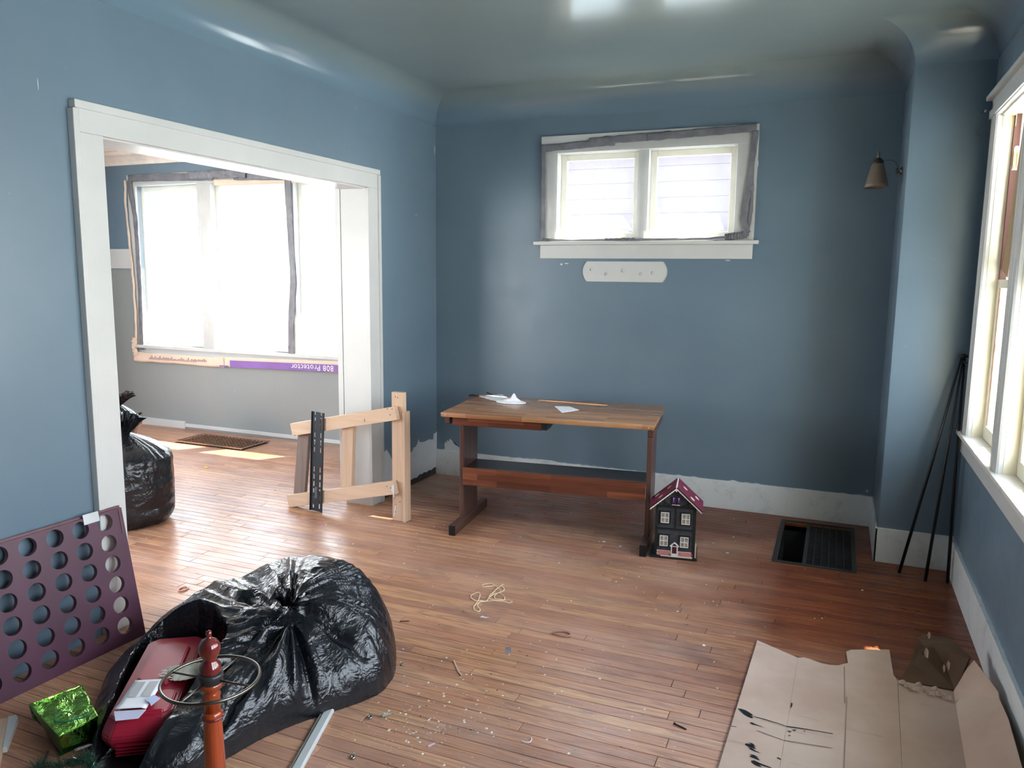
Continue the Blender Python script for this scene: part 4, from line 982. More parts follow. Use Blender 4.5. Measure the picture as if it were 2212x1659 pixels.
STR1 = [(1.38, -1.836), (1.374, -1.874), (1.371, -1.903), (1.372, -1.94), (1.372, -1.985), (1.38, -2.025), (1.386, -2.051), (1.377, -2.07), (1.361, -2.087), (1.36, -2.109), (1.374, -2.134), (1.393, -2.152), (1.403, -2.175), (1.395, -2.185), (1.374, -2.174), (1.358, -2.148), (1.353, -2.115), (1.347, -2.076), (1.334, -2.031), (1.323, -2.0), (1.306, -1.985), (1.294, -1.998), (1.289, -2.03), (1.299, -2.055), (1.321, -2.073), (1.344, -2.077), (1.366, -2.067), (1.4, -2.056), (1.433, -2.037), (1.462, -2.035), (1.491, -2.034), (1.504, -2.023), (1.498, -2.008), (1.474, -2.008), (1.453, -2.014), (1.425, -2.019), (1.405, -2.007), (1.394, -1.982), (1.398, -1.958), (1.405, -1.933), (1.413, -1.907), (1.401, -1.881), (1.383, -1.866)]
STR2 = [(1.365, -1.882), (1.342, -1.873), (1.322, -1.898), (1.299, -1.908), (1.286, -1.891), (1.295, -1.867), (1.319, -1.856), (1.342, -1.865), (1.376, -1.893), (1.398, -1.913), (1.399, -1.939), (1.387, -1.967), (1.379, -1.996), (1.38, -2.018), (1.393, -2.034), (1.415, -2.035), (1.436, -2.029), (1.455, -2.019), (1.453, -1.993), (1.432, -1.965), (1.41, -1.949)]
STAINS = [[(2.628, -2.561), (2.641, -2.558), (2.656, -2.56), (2.671, -2.569), (2.684, -2.578), (2.677, -2.585), (2.687, -2.599), (2.67, -2.6), (2.653, -2.59)], [(2.677, -2.585), (2.719, -2.585), (2.78, -2.59), (2.8, -2.595), (2.8, -2.598), (2.78, -2.593), (2.72, -2.589), (2.683, -2.588)], [(2.799, -2.594), (2.838, -2.588), (2.896, -2.582), (2.951, -2.576), (2.95, -2.58), (2.896, -2.585), (2.838, -2.593), (2.8, -2.599)], [(2.677, -2.633), (2.685, -2.628), (2.698, -2.634), (2.73, -2.641), (2.698, -2.639), (2.687, -2.641)], [(2.686, -2.756), (2.7, -2.757), (2.709, -2.766), (2.72, -2.767), (2.705, -2.768), (2.693, -2.762)], [(2.675, -2.774), (2.682, -2.765), (2.697, -2.766), (2.714, -2.774), (2.706, -2.774), (2.715, -2.785), (2.695, -2.783), (2.683, -2.779)], [(2.688, -2.788), (2.699, -2.786), (2.713, -2.794), (2.734, -2.801), (2.716, -2.799), (2.7, -2.796)], [(2.696, -2.824), (2.71, -2.82), (2.727, -2.827), (2.72, -2.829), (2.733, -2.842), (2.716, -2.838), (2.702, -2.837), (2.697, -2.832), (2.707, -2.829)], [(2.704, -2.857), (2.715, -2.85), (2.734, -2.857), (2.772, -2.863), (2.765, -2.866), (2.729, -2.864), (2.741, -2.875), (2.724, -2.874), (2.715, -2.871)], [(2.781, -2.799), (2.786, -2.796), (2.794, -2.801), (2.794, -2.807), (2.784, -2.802)], [(2.803, -2.623), (2.817, -2.623), (2.815, -2.629), (2.805, -2.627)], [(2.816, -2.61), (2.835, -2.606), (2.826, -2.615)], [(2.808, -2.651), (2.815, -2.648), (2.815, -2.652), (2.809, -2.655)], [(2.857, -2.599), (2.864, -2.599), (2.858, -2.604)], [(2.806, -2.429), (2.811, -2.431), (2.81, -2.454), (2.805, -2.472), (2.803, -2.511), (2.805, -2.468)], [(2.618, -2.686), (2.638, -2.681), (2.638, -2.684), (2.62, -2.688)]]
FAINT = [[(2.705, -2.67), (2.794, -2.686), (2.794, -2.689), (2.706, -2.674)], [(2.795, -2.686), (2.95, -2.667), (2.95, -2.67), (2.796, -2.69)]]

# ------------------------------------------------------------------ the large open bin bag with its red case
FOOT = [(1.33, -2.80), (1.37, -2.93), (1.355, -3.03), (1.28, -3.155), (1.19, -3.30), (1.14, -3.43), (1.12, -3.56), (1.09, -3.68), (1.0, -3.76), (.86, -3.80), (.76, -3.72), (.66, -3.65), (.56, -3.56), (.46, -3.46), (.35, -3.34), (.30, -3.2), (.31, -3.05),
        (.38, -2.9), (.50, -2.74), (.66, -2.62), (.85, -2.54), (1.03, -2.54), (1.2, -2.62)]
CTRL = [(.88, -2.85, .365), (1.04, -2.87, .35), (1.16, -2.93, .31), (1.24, -2.78, .25), (1.05, -3.05, .32), (1.12, -3.25, .22), (.96, -3.18, .27), (.98, -3.36, .20), (.76, -2.80, .34), (.62, -2.88, .29), (.50, -3.03, .235), (.43, -3.10, .17),
        (.36, -3.2, .13), (.36, -3.32, .10), (.47, -3.44, .09), (.60, -3.56, .09), (1.0, -3.5, .155), (.86, -3.05, .27), (.74, -2.96, .29), (1.04, -3.64, .13), (.92, -3.72, .13), (1.0, -2.66, .33), (1.28, -2.95, .22), (1.22, -3.1, .17)]
EXPO = [(.602, -3.044), (.799, -3.14), (.856, -3.251), (.907, -3.436), (.952, -3.60), (.985, -3.73), (1.02, -3.9), (.80, -3.9), (.735, -3.70), (.646, -3.56), (.515, -3.402), (.385, -3.20), (.44, -3.09)]
def seg_dist(px, py, poly):
    d = np.full(px.shape, 1e9); ins = np.zeros(px.shape, bool); n = len(poly)
    for i in range(n):
        x1, y1 = poly[i]; x2, y2 = poly[(i+1) % n]; dx, dy = x2-x1, y2-y1
        t = np.clip(((px-x1)*dx+(py-y1)*dy)/(dx*dx+dy*dy), 0, 1); d = np.minimum(d, np.hypot(px-x1-t*dx, py-y1-t*dy))
        c = ((y1 > py) != (y2 > py)) & (px < (x2-x1)*(py-y1)/(y2-y1+1e-12)+x1); ins ^= c
    return d, ins
def smooth_poly(P, k=3):
    for _ in range(k):
        Q = []
        for i in range(len(P)):
            a, b_ = P[i], P[(i+1) % len(P)]; Q += [(a[0]*.75+b_[0]*.25, a[1]*.75+b_[1]*.25), (a[0]*.25+b_[0]*.75, a[1]*.25+b_[1]*.75)]
        P = Q
    return P
def big_bag():
    foot = smooth_poly(FOOT, 2); ctr = np.array(CTRL)
    # thin plate spline through the control heights
    X = ctr[:, :2]; n = len(X)
    U = lambda r: np.where(r > 0, r*r*np.log(r+1e-12), 0)
    K = U(np.hypot(X[:, None, 0]-X[None, :, 0], X[:, None, 1]-X[None, :, 1]))+np.eye(n)*1e-4
    P = np.c_[np.ones(n), X]; A = np.block([[K, P], [P.T, np.zeros((3, 3))]]); cf = np.linalg.solve(A, np.r_[ctr[:, 2], 0, 0, 0])
    cxm, cym = .84, -3.12; NA, NR = 440, 150
    fp = np.array(foot+[foot[0]]); fa = np.arctan2(fp[:-1, 1]-cym, fp[:-1, 0]-cxm); fr_ = np.hypot(fp[:-1, 1]-cym, fp[:-1, 0]-cxm)
    o_ = np.argsort(fa); fa, fr_ = fa[o_], fr_[o_]
    th = np.linspace(-PI, PI, NA, endpoint=False); Rr = np.interp(th, fa, fr_, period=2*PI)
    Rr = Rr*(1+np.array([.012*noise.noise(Vector((math.cos(a)*5, math.sin(a)*5, 3)))+.010*abs(noise.noise(Vector((math.cos(a)*16, math.sin(a)*16, 1)))) for a in th]))
    tt = 1-(1-np.linspace(0, 1, NR))**1.35
    gx = cxm+np.outer(Rr*np.cos(th), tt); gy = cym+np.outer(Rr*np.sin(th), tt)
    Z = cf[n]+cf[n+1]*gx+cf[n+2]*gy
    for i in range(n): Z += cf[i]*U(np.hypot(gx-X[i, 0], gy-X[i, 1]))
    G = (1.03, -3.07); dx, dy = gx-G[0], gy-G[1]; r = np.hypot(dx, dy); ph_ = np.arctan2(dy, dx)
    N = np.zeros_like(gx)
    for i in range(gx.shape[0]):
        for j in range(gx.shape[1]):
            a, rr, x, y = ph_[i, j], r[i, j], gx[i, j], gy[i, j]; ca, sa = math.cos(a), math.sin(a)
            v = 1-2.6*abs(noise.noise(Vector((ca*2.4, sa*2.4, rr*.7))))
            v2 = 1-2.6*abs(noise.noise(Vector((ca*6.5, sa*6.5, rr*.5+7))))
            w_ = noise.noise_vector(Vector((x*3, y*3, 9)))*.8
            v3 = 1-2.8*abs(noise.noise(Vector((x*5, y*5, 2))+w_))
            v4 = 1-2.8*abs(noise.noise(Vector((x*13, y*13, 4))+w_*2))
            k = min(1, rr/.10)*max(.25, 1-rr*.9)
            N[i, j] = .030*v*k+.014*v2*k+.012*v3+.0035*v4
    T = np.broadcast_to(tt, gx.shape); d = (1-T)*Rr[:, None]
    e = np.clip(d/.12, 0, 1); prof = np.sqrt(np.clip(1-(1-e)**2, 0, 1))**.8
    H = (Z+N-.02)*prof
    def valley(p, q, dep, wid):
        nonlocal H
        vx, vy = q[0]-p[0], q[1]-p[1]; t = np.clip(((gx-p[0])*vx+(gy-p[1])*vy)/(vx*vx+vy*vy), 0, 1)
        H = H-dep*np.exp(-(np.hypot(gx-p[0]-t*vx, gy-p[1]-t*vy)/wid)**2)*prof
    valley((1.02, -3.10), (1.09, -3.55), .055, .026); valley((.97, -3.08), (.93, -3.38), .05, .028); valley((1.0, -3.05), (.74, -2.98), .05, .03); valley((1.08, -3.05), (1.3, -3.0), .018, .02); valley((1.06, -3.1), (1.24, -3.22), .03, .018)
    H = H+.04*np.exp(-(np.hypot(gx-1.0, gy+3.05)/.05)**2)
    ed, ei = seg_dist(gx, gy, smooth_poly(EXPO, 1))
    s_ = np.where(ei, np.clip(ed/.03, 0, 1), 0); lip = np.where(~ei, np.exp(-(ed/.02)**2)*.012, 0)
    H = (H+lip*prof)*(1-s_)+.007*s_
    H = np.maximum(H, .0015)
    mb = MB(); cv = mb.b.verts.new((cxm, cym, float(H[:, 0].mean()))); V = []
    for i in range(NA):
        V.append([cv]+[mb.b.verts.new((gx[i, j]+.06*N[i, j]*math.cos(th[i])*float(prof[i, j]), gy[i, j]+.06*N[i, j]*math.sin(th[i]), H[i, j])) for j in range(1, NR)])
    for i in range(NA):
        A, B = V[i], V[(i+1) % NA]
        mb.b.faces.new((A[0], A[1], B[1]))
        for j in range(1, NR-1): mb.b.faces.new((A[j], A[j+1], B[j+1], B[j]))
    return mb
bb = thing('trash_bag', 'large black plastic trash bag slumped open in the foreground around the red case', 'trash bag', (0, 0, 0))
big_bag().build('bag', M_bag, bb, smooth=True, recalc=False)
# gathered mouth ruffle
def ruffle(c, rad, hgt, seed, tilt=0, n=90, m=12, sx_=1, sy_=1):
    mb = MB(); rings = []
    for j in range(m+1):
        t = j/m; ring = []
        for i in range(n):
            a = i*2*PI/n; k = 1+(.30*noise.noise(Vector((math.cos(a)*3, math.sin(a)*3, seed)))+.34*noise.noise(Vector((math.cos(a)*8, math.sin(a)*8, seed+t))))*(.3+t)
            rr = rad*(.35+.65*t**1.3)*k
            ring.append(mb.b.verts.new((c[0]+rr*math.cos(a)*sx_+tilt*t*hgt, c[1]+rr*math.sin(a)*sy_, c[2]+hgt*t*(1+.35*noise.noise(Vector((math.cos(a)*2.5, math.sin(a)*2.5, seed+5)))))))
        rings.append(ring)
    for A, B in zip(rings, rings[1:]):
        for i in range(n): mb.b.faces.new((A[i], A[(i+1) % n], B[(i+1) % n], B[i]))
    return mb
o = ruffle((.985, -3.04, .31), .055, .05, 3, .6, sx_=1.1).build('gathered_mouth', M_bag, bb, smooth=True)

# red moulded case
rc = thing('red_case', 'dark red moulded plastic tool case lying in the mouth of the big trash bag', 'tool case', (.688, -3.378, .008), math.atan2(.54, -.369))
def tray_loft(mb, secs):
    rings = []
    for hx, hy, cxx, z, ch in secs:
        P = [(-hx+ch, -hy), (hx-ch, -hy), (hx, -hy+ch), (hx, hy-ch), (hx-ch, hy), (-hx+ch, hy), (-hx, hy-ch), (-hx, -hy+ch)]
        rings.append([mb.b.verts.new((x+cxx, y, z)) for x, y in P])
    for A, B in zip(rings, rings[1:]):
        for k in range(8): mb.b.faces.new((A[k], A[(k+1) % 8], B[(k+1) % 8], B[k]))
    mb.b.faces.new(rings[0][::-1]); mb.b.faces.new(rings[-1]); return mb
mb = tray_loft(MB(), [(.27, .098, 0, 0, .04), (.30, .112, 0, .02, .04), (.315, .118, 0, .052, .035)]); mb.build('lower_shell', M_redcase, rc)
mb = tray_loft(MB(), [(.318, .120, 0, .054, .035), (.318, .120, 0, .075, .035), (.305, .112, 0, .098, .035), (.285, .10, 0, .122, .03)])
bmesh.ops.bevel(mb.b, geom=list(mb.b.edges), offset=.004, segments=2, affect='EDGES'); mb.build('upper_shell', M_redcase, rc)
mb = tray_loft(MB(), [(.15, .070, .06, .120, .03), (.143, .064, .06, .138, .03)]); bmesh.ops.bevel(mb.b, geom=list(mb.b.edges), offset=.003, segments=2, affect='EDGES'); mb.build('raised_panel', M_redcase, rc)
mb = tray_loft(MB(), [(.07, .09, -.20, .118, .02), (.064, .084, -.20, .131, .02)]); bmesh.ops.bevel(mb.b, geom=list(mb.b.edges), offset=.003, segments=2, affect='EDGES'); mb.build('raised_panel', M_redcase, rc)
for i in range(4):
    mb = MB(); mb.box((-.322, -.07, .012+i*.011), (-.300, .07, .016+i*.011), .001); mb.build('rib', M_redcase, rc)
# papers and rag on the case
CZ = .008+.135
t = thing('window_envelope', 'opened white envelope with two grey windows lying on the red case', 'envelope', (.772, -3.54, CZ+.006), 2.10)
mb = MB(); mb.grid(14, 6, lambda u, v: (-.10+u*.20, -.05+v*.10, .003+.010*u*(1-u)+.016*max(0, .22-u)*3*(1 if v > .1 else .5))); o = mb.build('envelope_sheet', M_paper, t, smooth=True); solid(o, .001, 1)
for v0, v1 in ((-.036, -.008), (.008, .036)):
    mb = MB(); mb.grid(8, 1, lambda u, v: (-.02+u*.10, v0+(v1-v0)*v, .0055+.010*(.4+u*.5)*(1-(.4+u*.5)))); mb.build('clear_window', M_envwin, t)
mb = MB(); mb.prism([(-.10, -.05), (-.14, -.038), (-.145, .03), (-.10, .05)], .004, .0055, lambda u, v, q: (u, v, q+(-.10-u)*-.15)); mb.build('open_flap', M_lilac, t)
mb = MB(); mb.prism([(-.07, -.052), (-.09, -.062), (-.045, -.078), (-.02, -.05), (-.05, -.03)], .010, .0115); mb.build('torn_corner', M_paperb, t)
t = thing('cotton_rag', 'frayed cream cotton rag crumpled on the red case behind the post', 'rag', (.80, -3.345, CZ-.002), .75)
def frag(u, v):
    a = u*2*PI; R = (.062+.016*math.sin(3*a+1)+.012*noise.noise(Vector((math.cos(a)*7, math.sin(a)*7, 1))))*v
    x, y = R*math.cos(a)*1.35, R*math.sin(a)*.85
    return (x, y, .004+(1-v*v)*.018+.012*abs(noise.noise(Vector((x*28, y*28, 6))))*(1-v*.4))
mb = MB(); mb.grid(90, 14, frag); o = mb.build('cloth', M_glove, t, smooth=True); solid(o, .0015, 1)
mb = MB(); r = random.Random(2)
for i in range(26):
    a = 1.3+i*.13; R0 = .06; p = Vector((R0*1.35*math.cos(a), R0*.85*math.sin(a), .008)); q_ = p+Vector((math.cos(a)*r.uniform(.012, .03), math.sin(a)*r.uniform(.008, .02), r.uniform(-.003, .008)))
    mb.tube([p, (p+q_)/2+Vector((r.uniform(-.004, .004),)*3), q_], [.0018, .0015, .0008], 5)
o = mb.build('frayed_threads', M_glove, t); o['kind'] = 'stuff'
mb = MB(); mb.tube([(.02, .05, .02), (.05, .075, .022), (.075, .085, .024), (.095, .078, .024), (.10, .068, .022)], .005, 8); mb.tube([(.05, .035, .02), (.08, .045, .024), (.10, .04, .022)], .0045, 8); mb.build('twisted_strip', M_glove, t, smooth=True)

# ------------------------------------------------------------------ green foil gift bag
gg = thing('gift_bag', 'shiny green foil gift bag lying on its side at the lower left', 'gift bag', (0, 0, 0))
M_foil = NT('green_foil').set(.16, 1)
M_foil.col((.36, .78, .14, 1)); M_foil.bump(M_foil.noise(M_foil.coords((1, 1, 1)), 9, 5, .65, 1.2), .8, .03); M_foil = M_foil.m
M_foild = simple('dark_green_foil_inside', srgb(18, 92, 50), .3, .6)
A, B_, Cc, D_ = Vector((.40, -3.676, .10)), Vector((.46, -3.52, .105)), Vector((.675, -3.63, .10)), Vector((.655, -3.757, .095))
def gtop(u, v):
    p = (A*(1-u)+D_*u)*(1-v)+(B_*(1-u)+Cc*u)*v
    return p+Vector((0, 0, .006*noise.noise(Vector((u*4, v*4, 1)))+.003*noise.noise(Vector((u*12, v*9, 3)))-.004*math.sin(PI*v)))
mb = MB(); mb.grid(30, 24, gtop); o = mb.build('upper_face', M_foil, gg, smooth=True); solid(o, .001, 0)
dn = lambda p, z, k=(0, 0): Vector((p.x+k[0], p.y+k[1], z))
mb = MB(); mid = (dn(A, .055, (.03, .012)))
mb.quad(A, D_, dn(D_, .012, (-.015, .02)), mid+Vector((.13, -.05, -.03))); mb.quad(A, mid+Vector((.13, -.05, -.03)), dn(A, .008, (.05, .02)), dn(A, .045, (.0, .01))); o = mb.build('side_gusset', M_foild, gg); solid(o, .001, 0)
mb = MB(); a_, b2_, c_, d_ = dn(A, .006, (.05, .02)), dn(B_, .006, (.03, -.01)), dn(Cc, .006, (-.03, .01)), dn(D_, .006, (-.03, .02)); mb.quad(a_, b2_, c_, d_); o = mb.build('lower_face', M_foild, gg); solid(o, .001, 0)
mb = MB(); mb.quad(B_, Cc, dn(Cc, .006, (-.03, .01)), dn(B_, .006, (.03, -.01))); mb.quad(D_, Cc, dn(Cc, .006, (-.03, .01)), dn(D_, .03, (-.03, .02))); mb.quad(A, B_, dn(B_, .05, (.02, -.01)), dn(A, .05, (.02, .0))); o = mb.build('side_gusset', M_foil, gg); solid(o, .001, 0)
M_cord = simple('green_cord', srgb(24, 110, 78), .6)
cpt = [gtop(.80, .45), gtop(.66, .52), gtop(.55, .40), gtop(.56, .22), gtop(.68, .16), gtop(.78, .28), gtop(.83, .45), gtop(.88, .62), gtop(.90, .78), gtop(.84, .82), gtop(.80, .66), gtop(.82, .50), gtop(.92, .42)]
def spline(P, k=6, closed=False):
    out = []; n = len(P)
    for i in range(n-1):
        p0, p1, p2, p3 = [Vector(P[max(0, min(n-1, i+j))]) for j in (-1, 0, 1, 2)]
        for s_ in range(k):
            t = s_/k; out.append(.5*((2*p1)+(-p0+p2)*t+(2*p0-5*p1+4*p2-p3)*t*t+(-p0+3*p1-3*p2+p3)*t**3))
    out.append(Vector(P[-1])); return out
mb = MB(); mb.tube([p+Vector((0, 0, .008)) for p in spline(cpt)], .0024, 8); mb.build('cord_handle', M_cord, gg, smooth=True)
t = thing('white_card', 'bent white card poking out from under the green gift bag', 'card', (.672, -3.668, .003), -.5)
mb = MB(); mb.grid(6, 4, lambda u, v: (-.03+u*.07, -.04+v*.07, .002+.035*u*u)); o = mb.build('card', M_paper, t); solid(o, .001, 1)
# tinsel garland
tn = thing('tinsel_garland', 'dark green tinsel garland with pale tips at the bottom edge of the photo', 'garland', (0, 0, 0))
path = spline([(.66, -3.84, .04), (.76, -3.80, .055), (.80, -3.775, .065), (.87, -3.81, .055), (.95, -3.83, .045), (1.02, -3.80, .022), (1.08, -3.86, .02)], 8)
mb = MB(); mb.tube(path, .002, 6); mb.build('wire_core', M_iron, tn)
M_tin = simple('green_tinsel', srgb(48, 88, 70), .3, .3, var=.4, vs=40); M_tip = simple('silver_tinsel', srgb(180, 200, 190), .2, .7)
for mat, cnt, nm in ((M_tin, 2600, 'needles'), (M_tip, 420, 'silver_tips')):
    mb = MB(); r = random.Random(9)
    for i in range(cnt):
        p = path[r.randrange(len(path)-1)].lerp(path[r.randrange(1, len(path))], 0) if 0 else path[r.randrange(len(path))]+Vector((r.uniform(-.012, .012), r.uniform(-.012, .012), 0))
        d = Vector((r.gauss(0, 1), r.gauss(0, 1), r.gauss(.3, .9))).normalized(); L_ = r.uniform(.018, .038)*(1.1 if nm == 'silver_tips' else 1); q_ = p+d*L_; 
        if q_.z < .001: q_.z = .001
        sdv = d.orthogonal().normalized()*.0007
        if nm == 'silver_tips': p = p.lerp(q_, .7)
        mb.quad(p-sdv, p+sdv, q_+sdv*.3, q_-sdv*.3)
    o = mb.build(nm, mat, tn, recalc=False); o['kind'] = 'stuff'
# sticks and strips
t = thing('white_strip', 'white painted moulding strip on the floor at the corner of the big trash bag', 'moulding', (1.258, -3.145, .0), math.atan2(-.325, .11))
mb = MB(); mb.prism([(-.018, 0), (-.018, .006), (-.012, .012), (.013, .014), (.018, .008), (.018, 0)], .004, .72, lambda u, v, q: (q+(.012 if u < -.013 else 0)*(q < .1)+(.0 if u < 0 else .012)*(q < .1), u, v+.001)); mb.build('strip', M_white, t)
mb = MB(); mb.box((.012, -.0225, .0), (.72, -.0182, .010)); mb.build('raw_edge', simple('raw_grey_edge', srgb(134, 126, 118), .7), t)
t = thing('plank_offcut', 'short tan wood offcut with a white painted end at the left edge of the photo', 'wood offcut', (.275, -3.668, 0), math.atan2(.105, -.13)+PI)
mb = MB(); mb.box((.0, -.05, .0), (.30, .0, .018), .002); mb.build('wood', M_pine, t)
mb = MB(); mb.prism([(-.004, .0), (.20, .0), (.20, .012), (.02, .030), (-.004, .022)], .0, .0195, lambda u, v, q: (u, v, q)); mb.build('white_face', M_white, t)
t = thing('steel_rod', 'short shiny steel rod standing out near the bottom left corner', 'rod', (.574, -3.74, .004))
mb = MB(); mb.tube([(0, 0, .006), (.06, -.065, .010), (.12, -.13, .012)], .005, 10); mb.build('rod', M_chrome, t, smooth=True)

# ------------------------------------------------------------------ bags in the far room
def standing_bag(name_label, loc, R, Hh, seed, neck_off=(0, 0), neck_h=.12, tie=True):
    t = thing('trash_bag', name_label, 'trash bag', loc)
    n, m = 150, 90; mb = MB(); rings = []
    for j in range(m+1):
        v = j/m; z = Hh*v
        if v < .12: rad = R*(.82+.18*math.sin(v/.12*PI/2))
        elif v < .72: rad = R*(1+.03*math.sin((v-.12)/.6*PI))
        else: k = (v-.72)/.28; rad = R*(1-k**1.7*.86)
        ring = []
        for i in range(n):
            a = i*2*PI/n; ca, sa = math.cos(a), math.sin(a); kk = max(0, (v-.45)/.55)
            f = 1+.035*noise.noise(Vector((ca*1.6, sa*1.6, seed+v*1.5)))*2-.14*kk*abs(noise.noise(Vector((ca*6, sa*6, seed))))-.05*abs(noise.noise(Vector((ca*2.5+v*2, sa*2.5, v*7+seed))))-.018*abs(noise.noise(Vector((ca*7, sa*7, v*16+seed))))
            ox, oy = neck_off[0]*max(0, v-.6)/.4, neck_off[1]*max(0, v-.6)/.4
            ring.append(mb.b.verts.new((rad*f*ca+ox, rad*f*sa+oy, z)))
        rings.append(ring)
    for A, B in zip(rings, rings[1:]):
        for i in range(n): mb.b.faces.new((A[i], A[(i+1) % n], B[(i+1) % n], B[i]))
    mb.b.faces.new(rings[0][::-1])
    mb.build('bag', M_bag, t, smooth=True)
    o = ruffle((neck_off[0], neck_off[1], Hh-.02), .11, neck_h, seed, .25).build('gathered_top', M_bag, t, smooth=True)
    return t
standing_bag('full black trash bag standing just inside the far room behind the left casing', (-1.22, -1.88, 0), .29, .57, 2.0, (-.0, 0), .12)
standing_bag('taller black trash bag further back, only its tied tip shows past the casing', (-2.12, -1.35, 0), .27, .62, 6.0, (.21, 0), .09)

# ------------------------------------------------------------------ flattened cardboard box
cb = thing('cardboard_sheet', 'flattened brown cardboard box with black paint drips in the right foreground', 'cardboard', (0, 0, 0))
def panel(name, pts, mat=M_card, th=.004):
    mb = MB(); vs = [mb.b.verts.new(p) for p in pts]; f = mb.b.faces.new(vs)
    bmesh.ops.triangulate(mb.b, faces=[f]); o = mb.build(name, mat, cb); solid(o, th, 0); return o
panel('panel', [(2.641, -1.969, .012), (2.812, -2.05, .005), (2.793, -2.853, .004), (2.785, -3.4, .004), (2.50, -3.4, .012), (2.612, -2.933, .012)])
panel('panel', [(2.8125, -2.05, .005), (2.835, -2.035, .006), (2.862, -2.04, .005), (2.902, -2.058, .005), (2.935, -2.062, .006), (2.965, -2.05, .005), (3.004, -2.013, .006), (2.998, -1.912, .007), (3.018, -1.885, .007), (3.168, -1.819, .008), (3.171, -2.041, .005), (3.183, -2.077, .005), (3.159, -2.692, .004), (3.13, -3.4, .004), (2.786, -3.4, .004), (2.794, -2.853, .004)])
panel('panel', [(3.1845, -2.077, .005), (3.376, -2.094, .008), (3.352, -2.608, .008), (3.32, -3.4, .006), (3.131, -3.4, .004), (3.16, -2.692, .004)])
panel('side_flap', [(3.377, -2.094, .008), (3.40, -2.05, .05), (3.446, -2.026, .12), (3.487, -2.268, .125), (3.485, -2.30, .115), (3.488, -2.438, .12), (3.474, -2.732, .12), (3.44, -3.4, .12), (3.322, -3.4, .006), (3.353, -2.608, .008)])
panel('end_flap', [(3.19, -2.08, .006), (3.225, -2.03, .055), (3.262, -1.915, .122), (3.28, -1.893, .132), (3.37, -1.90, .135), (3.425, -1.985, .128), (3.44, -2.0, .118), (3.385, -2.08, .012)], M_cardd)
panel('end_flap', [(3.205, -2.082, .008), (3.235, -2.03, .05), (3.262, -1.985, .100), (3.301, -1.935, .118), (3.33, -1.945, .112), (3.43, -2.015, .118), (3.382, -2.088, .014)], M_cardd, .004)
random.seed(12)
for (x, y, z, s_) in ((3.285, -1.99, .098, .03), (3.36, -2.02, .08, .022), (3.345, -2.03, .07, .018), (3.30, -1.90, .138, .02)):
    mb = MB(); P = [(-.3, 0), (0, .9), (.28, .3), (.22, -.6), (0, -1)]
    mb.prism(P, 0, .0015, lambda u, v, q: (x+u*s_, y-.004+v*s_*.5-q, z+v*s_*.8+abs(u)*s_*.4)); mb.build('torn_flake', M_card, cb)
for i in range(9):
    x = 3.20+i*.018; y = -2.11-.02*(i % 3)-.003*i; mb = MB(); s_ = random.uniform(.012, .024)
    mb.grid(3, 3, lambda u, v: (x+(u-.5)*s_*1.6, y+(v-.5)*s_, .012+.012*abs(math.sin(u*3+i))*v+.003*i % .01)); o = mb.build('torn_flake', M_card, cb); solid(o, .0015, 0)
mb = MB(); mb.box((2.9885, -2.35, .0082), (2.9915, -2.05, .0086)); mb.prism([(2.996, -2.298), (2.984, -2.769), (2.96, -3.4), (2.963, -3.4), (2.987, -2.769), (2.999, -2.298)], .0074, .0078); M_streak = simple('brown_streak', srgb(138, 114, 98), .8); o = mb.build('crease', M_streak, cb)
for nm, src, mat in (('paint_drip', STAINS, M_ink), ('faint_streak', FAINT, M_streak)):
    for P in src:
        mb = MB(); cx_ = sum(p[0] for p in P)/len(P); z0 = .0145-.0085*min(1, max(0, (cx_-2.63)/.18)) if cx_ < 2.81 else .0066
        def zz(x): return (.0146-.0078*min(1, max(0, (x-2.63)/.175))) if cx_ < 2.806 else .0078
        vs = [mb.b.verts.new((x, y, zz(x)+.0008)) for x, y in P]; f = mb.b.faces.new(vs); bmesh.ops.triangulate(mb.b, faces=[f]); mb.build(nm, mat, cb)

# ------------------------------------------------------------------ small things on the floor
t = thing('string', 'tangled beige string lying on the open floor in front of the desk', 'string', (0, 0, 0))
mb = MB()
for S in (STR1, STR2):
    mb.tube([Vector((p.x, p.y, .0025+.0012*math.sin(i*.7))) for i, p in enumerate(spline([(x, y, 0) for x, y in S], 5))], .0024, 6)
mb.build('cord', M_string, t, smooth=True)
t = thing('rubber_band', 'flat pinkish-brown loop of strap on the bare floor centre', 'band', (1.835, -2.245, 0), .1)
mb = MB(); n = 48; rg = []
for i in range(n):
    a = i*2*PI/n; x, y = .043*math.cos(a), .021*math.sin(a)+.004*math.sin(2*a); rg.append([mb.b.verts.new((x*k, y*k, z)) for k, z in ((1, .001), (1.0, .010), (.95, .010), (.95, .001))])
for i in range(n):
    for k in range(4): mb.b.faces.new((rg[i][k], rg[i][(k+1) % 4], rg[(i+1) % n][(k+1) % 4], rg[(i+1) % n][k]))
mb.build('loop', M_rubber, t, smooth=True)
def screw(loc, rz, L_, label, mat=M_iron, head=.0045, cat='screw', name='screw', r_=.0018):
    t = thing(name, label, cat, loc, rz); mb = MB(); mb.tube([(0, 0, head*.8), (L_*.9, 0, .002), (L_, 0, .0015)], [r_, r_, .0004], 8); mb.build('shank', mat, t, smooth=True)
    mb = MB(); mb.lathe([(head, -.0006), (head, .0006), (r_, .0022)], 14, (0, 0, head*.85), rot=Matrix.Rotation(PI/2, 3, 'Y')); mb.build('head', mat, t, smooth=True); return t
screw((1.12, -2.425, 0), .6, .042, 'dark nail beside the right shoulder of the big trash bag', name='nail', cat='nail')
screw((2.43, -2.735, 0), -.3, .05, 'rusty black screw near the left edge of the cardboard', M_black, .006, r_=.003)
screw((1.332, -2.77, 0), 1.9, .03, 'small dark screw touching the right side of the big trash bag', M_chrome)
